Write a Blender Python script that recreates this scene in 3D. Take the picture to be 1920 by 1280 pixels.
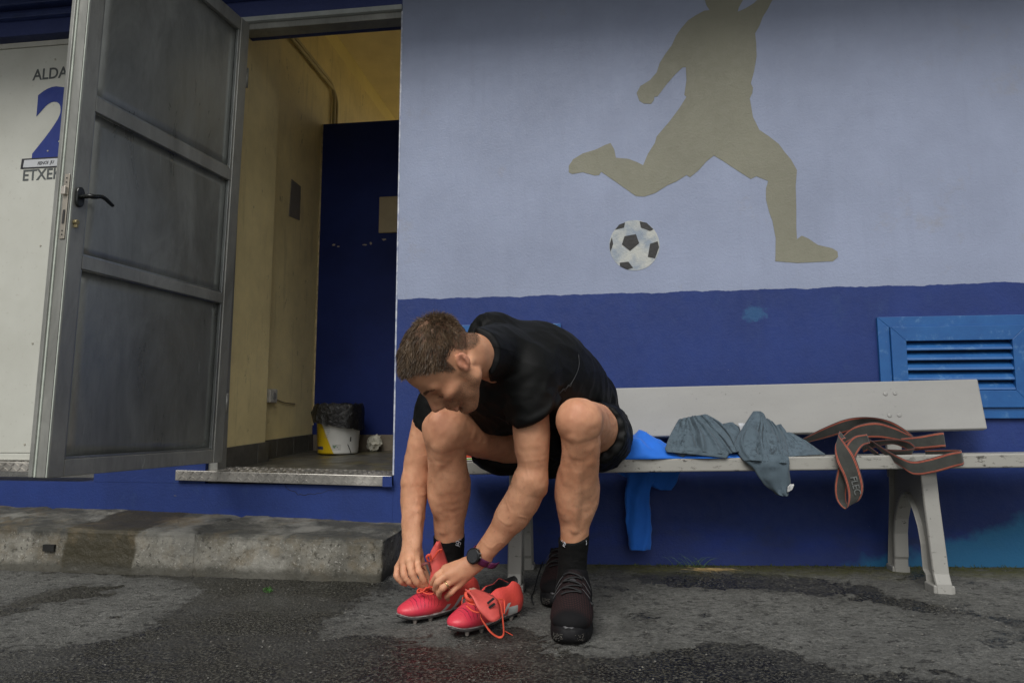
import bpy, bmesh, math, random
import numpy as np
from mathutils import Vector, Matrix, noise as mnoise

random.seed(7); RNG = np.random.default_rng(11)
for o in list(bpy.data.objects): bpy.data.objects.remove(o)
SC = bpy.context.scene
COL = SC.collection

# ---------------------------------------------------------------- camera
F = 1280.0; CAM_H = .57
PITCH = math.atan(145/1280); YAW = math.radians(7.6)
_cy, _sy, _cp, _sp = math.cos(YAW), math.sin(YAW), math.cos(PITCH), math.sin(PITCH)
FWD = np.array([-_sy*_cp, _cy*_cp, _sp]); RGT = np.array([_cy, _sy, 0.]); UPV = np.cross(RGT, FWD)
CAM = np.array([0., 0., CAM_H])
cam = bpy.data.objects.new('camera', bpy.data.cameras.new('camera')); COL.objects.link(cam)
cam.location = CAM; cam.rotation_euler = (math.pi/2+PITCH, 0, YAW)
cam.data.sensor_width = 36; cam.data.lens = 36*F/1920; cam.data.clip_start = .05; cam.data.clip_end = 600
SC.camera = cam

# ---------------------------------------------------------------- sky, sun, exposure
SUN_EL, SUN_AZ = math.radians(46), math.radians(18)          # high, soft, from behind the viewer
w = bpy.data.worlds.new('World'); SC.world = w; w.use_nodes = True
nt = w.node_tree; bg = nt.nodes['Background']
sky = nt.nodes.new('ShaderNodeTexSky'); sky.sky_type = 'NISHITA'; sky.sun_disc = False
sky.sun_elevation = SUN_EL; sky.sun_rotation = math.pi - SUN_AZ
sky.air_density = 1.0; sky.dust_density = 4.0; sky.ozone_density = 1.0
hs = nt.nodes.new('ShaderNodeHueSaturation'); hs.inputs['Saturation'].default_value = .10
nt.links.new(sky.outputs[0], hs.inputs['Color']); nt.links.new(hs.outputs[0], bg.inputs['Color'])
bg.inputs['Strength'].default_value = .075
sl = bpy.data.lights.new('sun', 'SUN'); sl.energy = 2.0; sl.angle = math.radians(30); sl.color = (1, .97, .93)
so = bpy.data.objects.new('sun', sl); COL.objects.link(so)
sd = Vector((-math.sin(SUN_AZ)*math.cos(SUN_EL), -math.cos(SUN_AZ)*math.cos(SUN_EL), math.sin(SUN_EL)))
so.rotation_euler = sd.to_track_quat('Z', 'Y').to_euler(); so.location = (-3, -8, 12)
vs = SC.view_settings; vs.view_transform = 'Standard'; vs.look = 'None'; vs.gamma = 1; vs.use_curve_mapping = False
vs.exposure = .05
SC.cycles.max_bounces = 8

# ---------------------------------------------------------------- geometry helpers
WALL_Y = 2.80
def ray(px, py): return FWD + RGT*((px-960)/F) - UPV*((py-640)/F)
def P(px, py, d): return CAM + ray(px, py)*d
def Pw(px, py, Y=WALL_Y):
    r = ray(px, py); return CAM + r*(Y/r[1])
def Px_(px, py, X):
    r = ray(px, py); return CAM + r*(X/r[0])
def Pz(px, py, z):
    r = ray(px, py); return CAM + r*((z-CAM_H)/r[2])
def gz(x): return .02*np.maximum(np.asarray(x, float), -.7)
def Pg(px, py):
    z = 0.
    for _ in range(8):
        p = Pz(px, py, z); z = float(gz(p[0]))
    return p
def Ppl(px, py, O, n):
    r = ray(px, py); return CAM + r*(np.dot(np.asarray(O)-CAM, n)/np.dot(r, n))
def camdepth(p): return float(np.dot(np.asarray(p)-CAM, FWD))
def nrm(v): v = np.asarray(v, float); return v/np.linalg.norm(v)

def spline(pts, n):
    pts = np.asarray(pts, float); m = len(pts)
    if m < 3:
        t = np.linspace(0, 1, n)[:, None]; return pts[0]*(1-t)+pts[-1]*t
    out = []
    u = np.linspace(0, m-1-1e-6, n)
    for v in u:
        i = int(v); t = v-i
        p1, p2 = pts[i], pts[i+1]
        p0 = pts[i-1] if i > 0 else 2*p1-p2
        p3 = pts[i+2] if i+2 < m else 2*p2-p1
        out.append(.5*(2*p1+(p2-p0)*t+(2*p0-5*p1+4*p2-p3)*t*t+(3*p1-p0-3*p2+p3)*t**3))
    return np.array(out)

class MB:
    def __init__(s): s.v = []; s.f = []
    def add(s, v, f):
        b = len(s.v); s.v += [tuple(map(float, p)) for p in v]; s.f += [tuple(i+b for i in q) for q in f]
    def box(s, x0, x1, y0, y1, z0, z1):
        s.hexa([(x0,y0,z0),(x1,y0,z0),(x1,y1,z0),(x0,y1,z0),(x0,y0,z1),(x1,y0,z1),(x1,y1,z1),(x0,y1,z1)])
    def hexa(s, c):
        s.add(c, [(0,3,2,1),(4,5,6,7),(0,1,5,4),(1,2,6,5),(2,3,7,6),(3,0,4,7)])
    def prism(s, poly, off):
        n = len(poly); off = np.asarray(off, float)
        a = [np.asarray(p, float) for p in poly]; b = [p+off for p in a]
        s.add(a+b, [tuple(range(n))[::-1], tuple(range(n, 2*n))]+[(i, (i+1) % n, n+(i+1) % n, n+i) for i in range(n)])
    def tube(s, pts, r, n=8, closed=False, flat=1.0):
        pts = np.asarray(pts, float); m = len(pts)
        rr = np.full(m, r) if np.isscalar(r) else np.asarray(r)
        V = []; prev = None
        for i in range(m):
            t = nrm(pts[min(i+1, m-1)]-pts[max(i-1, 0)]+1e-9)
            if prev is None:
                a = np.cross(t, [0, 0, 1]);
                if np.linalg.norm(a) < .1: a = np.cross(t, [1, 0, 0])
            else: a = prev-t*np.dot(prev, t)
            a = nrm(a); b = np.cross(t, a); prev = a
            for k in range(n):
                th = 2*math.pi*k/n; V.append(pts[i]+rr[i]*(a*math.cos(th)+b*flat*math.sin(th)))
        Fc = []
        for i in range(m-1):
            for k in range(n): Fc.append((i*n+k, i*n+(k+1) % n, (i+1)*n+(k+1) % n, (i+1)*n+k))
        Fc += [tuple(range(n))[::-1], tuple((m-1)*n+k for k in range(n))]
        s.add(V, Fc)
    def lathe(s, prof, c, n=32, ax=(0,0,1)):
        az = nrm(ax); a = np.cross(az, [0,0,1]); a = np.array([1.,0,0]) if np.linalg.norm(a) < .1 else nrm(a); b = np.cross(az, a)
        V = []; c = np.asarray(c, float)
        for r, z in prof:
            for k in range(n):
                th = 2*math.pi*k/n; V.append(c+az*z+r*(a*math.cos(th)+b*math.sin(th)))
        Fc = [(i*n+k, i*n+(k+1) % n, (i+1)*n+(k+1) % n, (i+1)*n+k) for i in range(len(prof)-1) for k in range(n)]
        Fc += [tuple(range(n))[::-1], tuple((len(prof)-1)*n+k for k in range(n))]
        s.add(V, Fc)
    def sheet(s, G, th=.003):
        """closed sheet from a grid G[i][j] of points"""
        G = np.asarray(G, float); a, b = G.shape[:2]
        du = np.gradient(G, axis=0); dv = np.gradient(G, axis=1); N = np.cross(du, dv)
        N /= np.linalg.norm(N, axis=2, keepdims=True)+1e-9
        T = (G+N*th/2).reshape(-1, 3); B = (G-N*th/2).reshape(-1, 3); o = a*b
        Fc = []
        for i in range(a-1):
            for j in range(b-1):
                q = (i*b+j, (i+1)*b+j, (i+1)*b+j+1, i*b+j+1); Fc.append(q); Fc.append(tuple(x+o for x in q[::-1]))
        def edge(l):
            for p, q in zip(l[:-1], l[1:]): Fc.append((p, q, q+o, p+o))
        edge([j for j in range(b)]); edge([(a-1)*b+j for j in range(b)][::-1]); edge([i*b for i in range(a)][::-1]); edge([i*b+b-1 for i in range(a)])
        s.add(list(T)+list(B), Fc)
    def build(s, name, mat, parent=None, smooth=False, bevel=0, origin=None, seg=2):
        return mesh_obj(name, np.array(s.v), s.f, mat, parent, smooth, bevel, origin, seg)

def world_of(o):
    p = np.zeros(3)
    while o is not None: p = p+np.array(o.location); o = o.parent
    return p
def mesh_obj(name, V, Fc, mat, parent=None, smooth=False, bevel=0, origin=None, seg=2, attrs=None, recalc=True):
    V = np.asarray(V, float)
    if parent is not None: base = world_of(parent); loc = (0, 0, 0)
    else:
        base = np.array([(V[:,0].min()+V[:,0].max())/2, (V[:,1].min()+V[:,1].max())/2, V[:,2].min()]) if origin is None else np.asarray(origin, float)
        loc = tuple(base)
    me = bpy.data.meshes.new(name)
    if isinstance(Fc, np.ndarray) and Fc.ndim == 2:
        nf, k = Fc.shape
        me.vertices.add(len(V)); me.vertices.foreach_set('co', (V-base).astype(np.float32).ravel())
        me.loops.add(nf*k); me.loops.foreach_set('vertex_index', Fc.astype(np.int32).ravel())
        me.polygons.add(nf); me.polygons.foreach_set('loop_start', np.arange(0, nf*k, k, dtype=np.int32))
        me.update(calc_edges=True)
    else:
        me.from_pydata([tuple(p) for p in (V-base)], [], Fc)
    if recalc:
        bm = bmesh.new(); bm.from_mesh(me); bmesh.ops.recalc_face_normals(bm, faces=bm.faces); bm.to_mesh(me); bm.free()
    if attrs:
        for an, av in attrs.items():
            av = np.asarray(av, np.float32)
            if av.ndim == 1:
                a = me.attributes.new(an, 'FLOAT', 'POINT'); a.data.foreach_set('value', av)
            else:
                a = me.attributes.new(an, 'FLOAT_VECTOR', 'POINT'); a.data.foreach_set('vector', av.ravel())
    if smooth: me.polygons.foreach_set('use_smooth', [True]*len(me.polygons))
    me.materials.append(mat)
    o = bpy.data.objects.new(name, me); COL.objects.link(o); o.location = loc
    if parent is not None: o.parent = parent
    if bevel:
        b = o.modifiers.new('bevel', 'BEVEL'); b.width = bevel; b.segments = seg; b.limit_method = 'ANGLE'
    return o
def tag(o, label=None, cat=None, group=None, kind=None):
    if label: o['label'] = label
    if cat: o['category'] = cat
    if group: o['group'] = group
    if kind: o['kind'] = kind
    return o
def thing(name, label, cat, loc=(0,0,0), group=None, kind=None):
    o = bpy.data.objects.new(name, None); COL.objects.link(o); o.location = tuple(map(float, loc)); o.empty_display_size = .1
    return tag(o, label, cat, group, kind)

# ---------------------------------------------------------------- signed-distance modelling
class Grid:
    def __init__(s, lo, hi, vox):
        s.lo = np.asarray(lo, float); s.vox = vox
        s.n = np.ceil((np.asarray(hi)-s.lo)/vox).astype(int)+1
        s.f = np.full(tuple(s.n), 1.0, np.float32)
        s.ax = [(s.lo[i]+vox*np.arange(s.n[i])).astype(np.float32) for i in range(3)]
    def sub(s, lo, hi):
        a = np.clip(np.floor((np.asarray(lo)-s.lo)/s.vox).astype(int), 0, s.n); b = np.clip(np.ceil((np.asarray(hi)-s.lo)/s.vox).astype(int)+1, 0, s.n)
        sl = tuple(slice(a[i], b[i]) for i in range(3))
        return sl, s.ax[0][sl[0]][:,None,None], s.ax[1][sl[1]][None,:,None], s.ax[2][sl[2]][None,None,:]
    def op(s, sl, d, k, mode):
        if 0 in d.shape: return
        f = s.f[sl]
        if mode == 'u':
            if k > 0:
                h = np.maximum(k-np.abs(f-d), 0)/k; s.f[sl] = np.minimum(f, d)-h*h*k*.25
            else: s.f[sl] = np.minimum(f, d)
        else:
            d = -d if mode == 's' else d
            if k > 0:
                h = np.maximum(k-np.abs(f-d), 0)/k; s.f[sl] = np.maximum(f, d)+h*h*k*.25
            else: s.f[sl] = np.maximum(f, d)
    def cone(s, a, b, ra, rb, k=.01, mode='u'):
        a = np.asarray(a, float); b = np.asarray(b, float); m = max(ra, rb)+k+4*s.vox
        sl, X, Y, Z = s.sub(np.minimum(a, b)-m, np.maximum(a, b)+m)
        ba = b-a; L = max(np.dot(ba, ba), 1e-12)
        t = np.clip(((X-a[0])*ba[0]+(Y-a[1])*ba[1]+(Z-a[2])*ba[2])/L, 0, 1)
        d = np.sqrt((X-a[0]-t*ba[0])**2+(Y-a[1]-t*ba[1])**2+(Z-a[2]-t*ba[2])**2)-(ra+t*(rb-ra))
        s.op(sl, d.astype(np.float32), k, mode)
    def chain(s, pts, k=.01):
        if len(pts) > 2:                                      # a smooth, tapering run instead of kinked cones
            A = spline([np.append(p, r) for p, r in pts], (len(pts)-1)*4+1); pts = [(a[:3], a[3]) for a in A]
        for i, ((a, ra), (b, rb)) in enumerate(zip(pts[:-1], pts[1:])): s.cone(a, b, ra, rb, k if i == 0 else 0)
    def ell(s, c, r, R=None, k=.01, mode='u'):
        c = np.asarray(c, float); r = np.asarray(r, float); m = r.max()+k+4*s.vox
        sl, X, Y, Z = s.sub(c-m, c+m); x, y, z = X-c[0], Y-c[1], Z-c[2]
        if R is not None:                                     # rows of R: the ellipsoid's axes
            R = np.asarray(R); x, y, z = (R[0][0]*x+R[0][1]*y+R[0][2]*z, R[1][0]*x+R[1][1]*y+R[1][2]*z, R[2][0]*x+R[2][1]*y+R[2][2]*z)
        k0 = np.sqrt((x/r[0])**2+(y/r[1])**2+(z/r[2])**2); k1 = np.sqrt((x/r[0]**2)**2+(y/r[1]**2)**2+(z/r[2]**2)**2)+1e-9
        s.op(sl, (k0*(k0-1)/k1).astype(np.float32), k, mode)
    def plane(s, p, n, lo=None, hi=None, mode='i', k=0.):
        """keep the side against n (mode i)"""
        n = nrm(n); lo = s.lo if lo is None else lo; hi = s.lo+s.vox*s.n if hi is None else hi
        sl, X, Y, Z = s.sub(lo, hi)
        d = ((X-p[0])*n[0]+(Y-p[1])*n[1]+(Z-p[2])*n[2]).astype(np.float32)
        s.op(sl, np.broadcast_to(d, s.f[sl].shape), k, mode)
    def merge(s, g, k=0.):
        """union a grid that shares this grid's lattice"""
        a = np.round((g.lo-s.lo)/s.vox).astype(int)
        b0 = np.maximum(a, 0); b1 = np.minimum(a+g.n, s.n)
        sl = tuple(slice(b0[i], b1[i]) for i in range(3)); sg = tuple(slice(b0[i]-a[i], b1[i]-a[i]) for i in range(3))
        s.op(sl, g.f[sg], k, 'u')
    def local(s, lo, hi):
        a = np.floor((np.asarray(lo)-s.lo)/s.vox); return Grid(s.lo+a*s.vox, hi, s.vox)
    def mesh(s, smooth=2):
        f = s.f; sg = f < 0; n0, n1, n2 = f.shape
        c = np.zeros((n0-1, n1-1, n2-1), np.uint8)
        for i in (0, 1):
            for j in (0, 1):
                for k in (0, 1): c += sg[i:n0-1+i, j:n1-1+j, k:n2-1+k]
        I = np.argwhere((c > 0) & (c < 8)); del c
        idx = np.full((n0-1, n1-1, n2-1), -1, np.int32); idx[I[:,0], I[:,1], I[:,2]] = np.arange(len(I))
        acc = np.zeros((len(I), 3)); cnt = np.zeros(len(I))
        corners = [(i, j, k) for i in (0,1) for j in (0,1) for k in (0,1)]
        val = {q: f[I[:,0]+q[0], I[:,1]+q[1], I[:,2]+q[2]].astype(float) for q in corners}
        for q in corners:
            for ax in range(3):
                if q[ax] == 0:
                    p = list(q); p[ax] = 1; p = tuple(p); a, b = val[q], val[p]
                    m = (a < 0) != (b < 0); t = np.where(m, a/np.where(m, a-b, 1), 0)
                    pos = np.tile(np.array(q, float), (len(I), 1)); pos[:, ax] = t
                    acc += pos*m[:, None]; cnt += m
        V = s.lo+(I+acc/np.maximum(cnt, 1)[:, None])*s.vox
        Q = []
        for ax in range(3):
            a = [slice(None)]*3; b = [slice(None)]*3; a[ax] = slice(0, -1); b[ax] = slice(1, None)
            o1, o2 = [(1, 2), (2, 0), (0, 1)][ax]
            E = np.argwhere(sg[tuple(a)] != sg[tuple(b)])
            E = E[(E[:, o1] > 0) & (E[:, o2] > 0) & (E[:, o1] < f.shape[o1]-1) & (E[:, o2] < f.shape[o2]-1)]
            ins = sg[E[:,0], E[:,1], E[:,2]]
            e1 = np.zeros(3, int); e1[o1] = 1; e2 = np.zeros(3, int); e2[o2] = 1
            g = lambda M: idx[M[:,0], M[:,1], M[:,2]]
            q = np.stack([g(E-e1-e2), g(E-e2), g(E), g(E-e1)], 1)
            q[~ins] = q[~ins][:, ::-1]; Q.append(q)
        Q = np.concatenate(Q); Q = Q[(Q >= 0).all(1)]
        for _ in range(smooth):
            S = np.zeros_like(V); N = np.zeros(len(V))
            for i in range(4):
                a, b = Q[:, i], Q[:, (i+1) % 4]
                for ax in range(3): S[:, ax] += np.bincount(a, V[b, ax], len(V))+np.bincount(b, V[a, ax], len(V))
                N += np.bincount(a, minlength=len(V))+np.bincount(b, minlength=len(V))
            V = V*.45+.55*S/np.maximum(N, 1)[:, None]
        return V, Q
def vnormals(V, Q):
    n = np.cross(V[Q[:,2]]-V[Q[:,0]], V[Q[:,3]]-V[Q[:,1]]); N = np.zeros_like(V)
    for i in range(4):
        for ax in range(3): N[:, ax] += np.bincount(Q[:, i], n[:, ax], len(V))
    return N/(np.linalg.norm(N, axis=1, keepdims=True)+1e-12)
def nz(V, scale, seed=0., octv=2):
    s = np.broadcast_to(np.asarray(scale, float), (3,))
    W = V*s+seed*7.31
    return np.array([mnoise.fractal(Vector(p), 1.0, 2.0, octv) for p in W])
def smoothstep(a, b, x): t = np.clip((x-a)/(b-a), 0, 1); return t*t*(3-2*t)

# ---------------------------------------------------------------- materials
class NT:
    def __init__(s, name):
        s.m = bpy.data.materials.new(name); s.m.use_nodes = True; s.t = s.m.node_tree
        s.b = s.t.nodes['Principled BSDF']; s.geo = None
    def n(s, ty, **kw):
        x = s.t.nodes.new(ty)
        for k, v in kw.items(): setattr(x, k, v)
        return x
    def l(s, a, b): s.t.links.new(a, b)
    def set(s, sock, v):
        i = s.b.inputs[sock]
        if hasattr(v, 'is_output') or isinstance(v, bpy.types.NodeSocket): s.l(v, i)
        else: i.default_value = (*v, 1) if isinstance(v, (tuple, list)) and len(v) == 3 and i.type == 'RGBA' else v
    def co(s):
        if s.geo is None: s.geo = s.n('ShaderNodeTexCoord')
        return s.geo.outputs['Object']
    def noise(s, scale=10, detail=4, rough=.6, stretch=None, dist=0., off=None):
        x = s.n('ShaderNodeTexNoise'); x.inputs['Scale'].default_value = scale; x.inputs['Detail'].default_value = detail
        x.inputs['Roughness'].default_value = rough; x.inputs['Distortion'].default_value = dist
        c = s.co()
        if stretch or off:
            mp = s.n('ShaderNodeMapping')
            if stretch: mp.inputs['Scale'].default_value = stretch
            if off: mp.inputs['Location'].default_value = off
            s.l(c, mp.inputs['Vector']); c = mp.outputs[0]
        s.l(c, x.inputs['Vector']); return x.outputs['Fac']
    def vor(s, scale, out='Distance', stretch=None, feature='F1'):
        x = s.n('ShaderNodeTexVoronoi'); x.feature = feature; x.inputs['Scale'].default_value = scale; c = s.co()
        if stretch:
            mp = s.n('ShaderNodeMapping'); mp.inputs['Scale'].default_value = stretch; s.l(c, mp.inputs['Vector']); c = mp.outputs[0]
        s.l(c, x.inputs['Vector']); return x.outputs[out]
    def math(s, op, a, b=0., c=0., clamp=False):
        x = s.n('ShaderNodeMath', operation=op); x.use_clamp = clamp
        for i, v in enumerate((a, b, c)):
            if isinstance(v, bpy.types.NodeSocket): s.l(v, x.inputs[i])
            else: x.inputs[i].default_value = v
        return x.outputs[0]
    def rng(s, v, a, b, c=0., d=1., smooth=False):
        x = s.n('ShaderNodeMapRange'); x.interpolation_type = 'SMOOTHSTEP' if smooth else 'LINEAR'
        s.l(v, x.inputs[0])
        for i, q in enumerate((a, b, c, d)): x.inputs[i+1].default_value = q
        return x.outputs[0]
    def mix(s, fac, a, b, blend='MIX'):
        x = s.n('ShaderNodeMix', data_type='RGBA', blend_type=blend)
        for i, v in ((0, fac), (6, a), (7, b)):
            if isinstance(v, bpy.types.NodeSocket): s.l(v, x.inputs[i])
            else: x.inputs[i].default_value = (*v, 1) if isinstance(v, (tuple, list)) else v
        return x.outputs[2]
    def attr(s, name, vec=False):
        x = s.n('ShaderNodeAttribute'); x.attribute_name = name; return x.outputs['Vector' if vec else 'Fac']
    def xyz(s):
        x = s.n('ShaderNodeSeparateXYZ'); s.l(s.co(), x.inputs[0]); return x.outputs
    def bump(s, h, strength=.3, dist=.004):
        x = s.n('ShaderNodeBump'); x.inputs['Strength'].default_value = strength; x.inputs['Distance'].default_value = dist
        s.l(h, x.inputs['Height']); s.l(x.outputs[0], s.b.inputs['Normal'])
def simple(name, col, rough=.6, metal=0., var=.18, scale=14, bump=0., bscale=250, bdist=.002, stretch=None, spec=.5, dark=None):
    t = NT(name); f = t.noise(scale, 5, .65, stretch)
    k = t.rng(f, .3, .7)
    a = tuple(c*(1-var) for c in col) if dark is None else dark; b = tuple(min(1, c*(1+var)) for c in col)
    t.set('Base Color', t.mix(k, a, b)); t.set('Metallic', metal); t.set('Specular IOR Level', spec)
    t.set('Roughness', t.rng(t.noise(scale*2.3, 3), .3, .7, max(rough-.08, .02), min(rough+.08, 1)))
    if bump: t.bump(t.noise(bscale, 3, .6, stretch), bump, bdist)
    return t.m
LAV = (.285, .330, .455); BLUE = (.0135, .036, .170)
def stucco(t, mix_bumps=True):
    h = t.math('ADD', t.math('MULTIPLY', t.noise(95, 4, .62), 1.0), t.math('MULTIPLY', t.noise(320, 2, .5), .45))
    return h
def wall_paint(name, upper, lower=None, zsplit=1.0, grime=True, rough=.62, bs=.36):
    t = NT(name); x, y, z = t.xyz()
    base = t.mix(t.rng(t.noise(2.2, 5, .62), .32, .7), tuple(c*.86 for c in upper), tuple(c*1.06 for c in upper))
    st = t.noise(5, 4, .6, (4.5, 1, .35))                            # faint runs of water
    base = t.mix(t.math('MULTIPLY', t.rng(st, .54, .72), .20), base, tuple(c*.75 for c in upper))
    if grime:
        sp = t.math('MULTIPLY', t.rng(t.noise(3.3, 6, .75, off=(3,1,9)), .60, .72), .45)
        base = t.mix(sp, base, (upper[0]*.95, upper[1]*.82, upper[2]*.62))
        dots = t.rng(t.vor(38, stretch=(1, 1, 1)), .03, .07, 1, 0); dots = t.math('MULTIPLY', dots, t.rng(t.noise(7, 3), .52, .62))
        base = t.mix(t.math('MULTIPLY', dots, .6), base, tuple(c*.45 for c in upper))
    if lower:
        lo = t.mix(t.rng(t.noise(3.1, 5, .65), .3, .7), tuple(c*.8 for c in lower), tuple(c*1.12 for c in lower))
        pale = t.math('MULTIPLY', t.rng(t.noise(9, 6, .7, (1, 1, .6)), .58, .75), .40)
        lo = t.mix(pale, lo, (lower[0]*1.9+.010, lower[1]*1.7+.014, lower[2]*1.05))
        scuff = t.math('MULTIPLY', t.rng(t.vor(46), .02, .05, 1, 0), t.rng(t.noise(11, 3), .55, .62))
        lo = t.mix(scuff, lo, (.35, .36, .40))
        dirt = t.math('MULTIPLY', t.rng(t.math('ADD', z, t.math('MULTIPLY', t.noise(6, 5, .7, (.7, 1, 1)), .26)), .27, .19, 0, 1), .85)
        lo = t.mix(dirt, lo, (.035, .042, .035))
        ft = t.math('MULTIPLY', t.rng(t.math('ADD', z, t.math('MULTIPLY', t.noise(5, 5, .7, (.6, 1, 1)), .20)), .27, .19, 0, 1), .55); lo = t.mix(ft, lo, (lower[0]*.9, lower[1]*1.15, lower[2]*1.65))
        teal = t.math('MULTIPLY', t.rng(t.math('ADD', t.math('MULTIPLY', x, -.28), t.math('ADD', z, t.math('MULTIPLY', t.noise(5, 4), .25))), -.10, -.14, 0, 1), .75)
        lo = t.mix(teal, lo, (.02, .17, .33))
        tx = t.math('SUBTRACT', x, .60); tz = t.math('SUBTRACT', z, .985)
        r2 = t.math('ADD', t.math('MULTIPLY', tx, tx), t.math('MULTIPLY', t.math('MULTIPLY', tz, tz), 3.2))
        pat = t.rng(t.math('ADD', r2, t.math('MULTIPLY', t.noise(26, 5, .7), .012)), .0095, .0075, 0, .6)
        lo = t.mix(pat, lo, (.026, .115, .25))
        zz = t.math('ADD', z, t.math('ADD', t.math('MULTIPLY', t.math('SUBTRACT', t.noise(7, 5, .6, (1, 1, 0)), .5), .035), t.math('MULTIPLY', x, -.004)))
        k = t.rng(zz, zsplit-.001, zsplit+.001)
        base = t.mix(k, lo, base)
    t.set('Base Color', base); t.set('Roughness', t.rng(t.noise(30, 3), .3, .7, rough-.1, rough+.1)); t.set('Specular IOR Level', .4)
    t.bump(stucco(t), bs, .004)
    return t.m
# ================================================================= SETTING: ground
def poly_mask(X, Y, poly, warp):
    """signed distance (negative inside) to a polygon on the ground, with a noisy edge"""
    pts = np.array(poly); inside = np.zeros(X.shape, bool); dm = np.full(X.shape, 9.)
    for (x1, y1), (x2, y2) in zip(pts, np.roll(pts, -1, 0)):
        c = ((y1 > Y) != (y2 > Y)) & (X < (x2-x1)*(Y-y1)/(y2-y1+1e-12)+x1); inside ^= c
        dx, dy = x2-x1, y2-y1; t = np.clip(((X-x1)*dx+(Y-y1)*dy)/(dx*dx+dy*dy+1e-12), 0, 1)
        dm = np.minimum(dm, np.hypot(X-x1-t*dx, Y-y1-t*dy))
    return np.where(inside, -dm, dm)+warp
def gpoly(L): return [Pg(*q)[:2] for q in L]
xs = np.concatenate([[-120, -40, -15, -7, -4.5], np.arange(-3.4, 2.3, .0125), [2.6, 3.5, 6, 15, 40, 120]])
ys = np.concatenate([[-120, -40, -12, -4, -1, 0, .5], np.arange(.86, 2.93, .0125), [3.2, 4, 8, 20, 60, 200]])
GX, GY = np.meshgrid(xs, ys, indexing='ij'); fl = np.stack([GX.ravel(), GY.ravel(), 0*GX.ravel()], 1)
n1 = nz(fl, 3.1, 1, 4).reshape(GX.shape); n2 = nz(fl, 14, 2, 3).reshape(GX.shape); n3 = nz(fl, 45, 3, 2).reshape(GX.shape)
warp = n1*.06+n2*.045+n3*.028
wet = np.full(GX.shape, 9.)
WET = [[(0,1330),(0,1218),(130,1212),(240,1186),(310,1155),(385,1112),(320,1086),(200,1074),(0,1068),(0,1046),(360,1058),(715,1082),(775,1102),(690,1125),(600,1165),(612,1195),(740,1188),(830,1212),(960,1212),(1010,1222),(1120,1228),(1200,1213),(1300,1222),(1400,1205),(1480,1222),(1540,1247),(1640,1264),(1920,1285),(1920,1330)],
       [(1170,1078),(1290,1070),(1400,1073),(1500,1082),(1560,1088),(1640,1097),(1680,1116),(1790,1137),(1920,1162),(1920,1180),(1850,1163),(1700,1137),(1600,1117),(1450,1109),(1330,1101),(1220,1090)],
       [(90,1106),(150,1095),(215,1099),(205,1116),(110,1127),(0,1152),(0,1134)], [(1668,1062),(1755,1066),(1750,1086),(1690,1084)],
       [(870,1190),(960,1176),(1040,1205),(1010,1222),(900,1215)], [(1180,1150),(1240,1146),(1260,1165),(1200,1172)]]
for L in WET: wet = np.minimum(wet, poly_mask(GX, GY, gpoly(L), warp))
damp = smoothstep(.16, -.02, wet+n1*.08)*smoothstep(-.75, .4, n1+n2*.6+.1)
wetm = smoothstep(.022, -.026, wet+n3*.012); wetm[(GX < -3.3) | (GX > 2.2) | (GY < .9)] = .4
spots = smoothstep(.30, .48, n2*.75+n1*.5+n3*.25)*smoothstep(.9, 1.5, GY)*.5
wetm = np.maximum(wetm, np.where((GY > .9) & (GY < 2.9) & (np.abs(GX) < 3), spots, 0))
moss = smoothstep(.24, .02, 2.80-GY+n2*.05+n1*.06)*smoothstep(-.5, .1, GX+n1*.2)
rough_s = np.where(GY < 3.0, 1, 0)
GZ = gz(GX)+n2*.0020*rough_s+n3*.0016*rough_s-.0015*wetm
a, b = GX.shape; ii = np.arange(a*b).reshape(a, b)
Q = np.stack([ii[:-1,:-1], ii[1:,:-1], ii[1:,1:], ii[:-1,1:]], -1).reshape(-1, 4)
t = NT('wet_asphalt'); wa = t.attr('wet'); ms = t.attr('moss')
fine = t.noise(60, 6, .75); agg = t.noise(130, 2, .5); big = t.noise(1.6, 4, .6)
dry = t.mix(t.rng(fine, .34, .66), (.095, .096, .088), (.285, .287, .266)); dry = t.mix(t.rng(t.noise(190, 4, .8), .46, .66, 0, .7), dry, (.035, .035, .031))
dry = t.mix(t.math('MULTIPLY', t.rng(big, .4, .65), .35), dry, (.075, .078, .070))
dry = t.mix(t.math('MULTIPLY', t.attr('damp'), t.rng(t.noise(20, 6, .75), .38, .62, .12, .75)), dry, (.034, .034, .030))
dry = t.mix(t.rng(t.noise(8, 6, .75), .40, .66, 0, .5), dry, (.055, .055, .049))
pit = t.math('MULTIPLY', t.rng(t.noise(44, 5, .78, (.7, 1, 1)), .56, .60), .92)
dry = t.mix(pit, dry, (.028, .028, .026))
wt = t.mix(t.rng(agg, .47, .64), (.006, .006, .005), (.095, .092, .074))
k = t.math('ADD', wa, t.math('MULTIPLY', t.math('SUBTRACT', t.noise(34, 8, .8), .5), 1.5)); k = t.rng(k, .36, .64)
k = t.math('MULTIPLY', k, t.rng(t.noise(3, 3, .6, off=(5, 2, 0)), .30, .55, .50, 1))
colr = t.mix(k, dry, wt)
chips = t.math('MULTIPLY', t.rng(t.vor(75, stretch=(.8, 1, 1)), .14, .22, 1, 0), t.rng(t.noise(40, 3, .7), .47, .55))  # pale aggregate flecks, also painted in as glints on the wet ground
colr = t.mix(t.math('MULTIPLY', chips, .75), colr, t.mix(t.rng(t.noise(28, 2), .35, .6), (.10, .095, .075), (.33, .32, .28)))
colr = t.mix(t.math('MULTIPLY', ms, t.rng(t.noise(30, 5, .7), .30, .52)), colr, (.085, .085, .022))
t.set('Base Color', colr)
t.set('Roughness', t.math('ADD', t.rng(k, 0, 1, .80, .05), t.math('MULTIPLY', t.noise(70, 3), .27)))
t.set('Specular IOR Level', .5)
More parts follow.
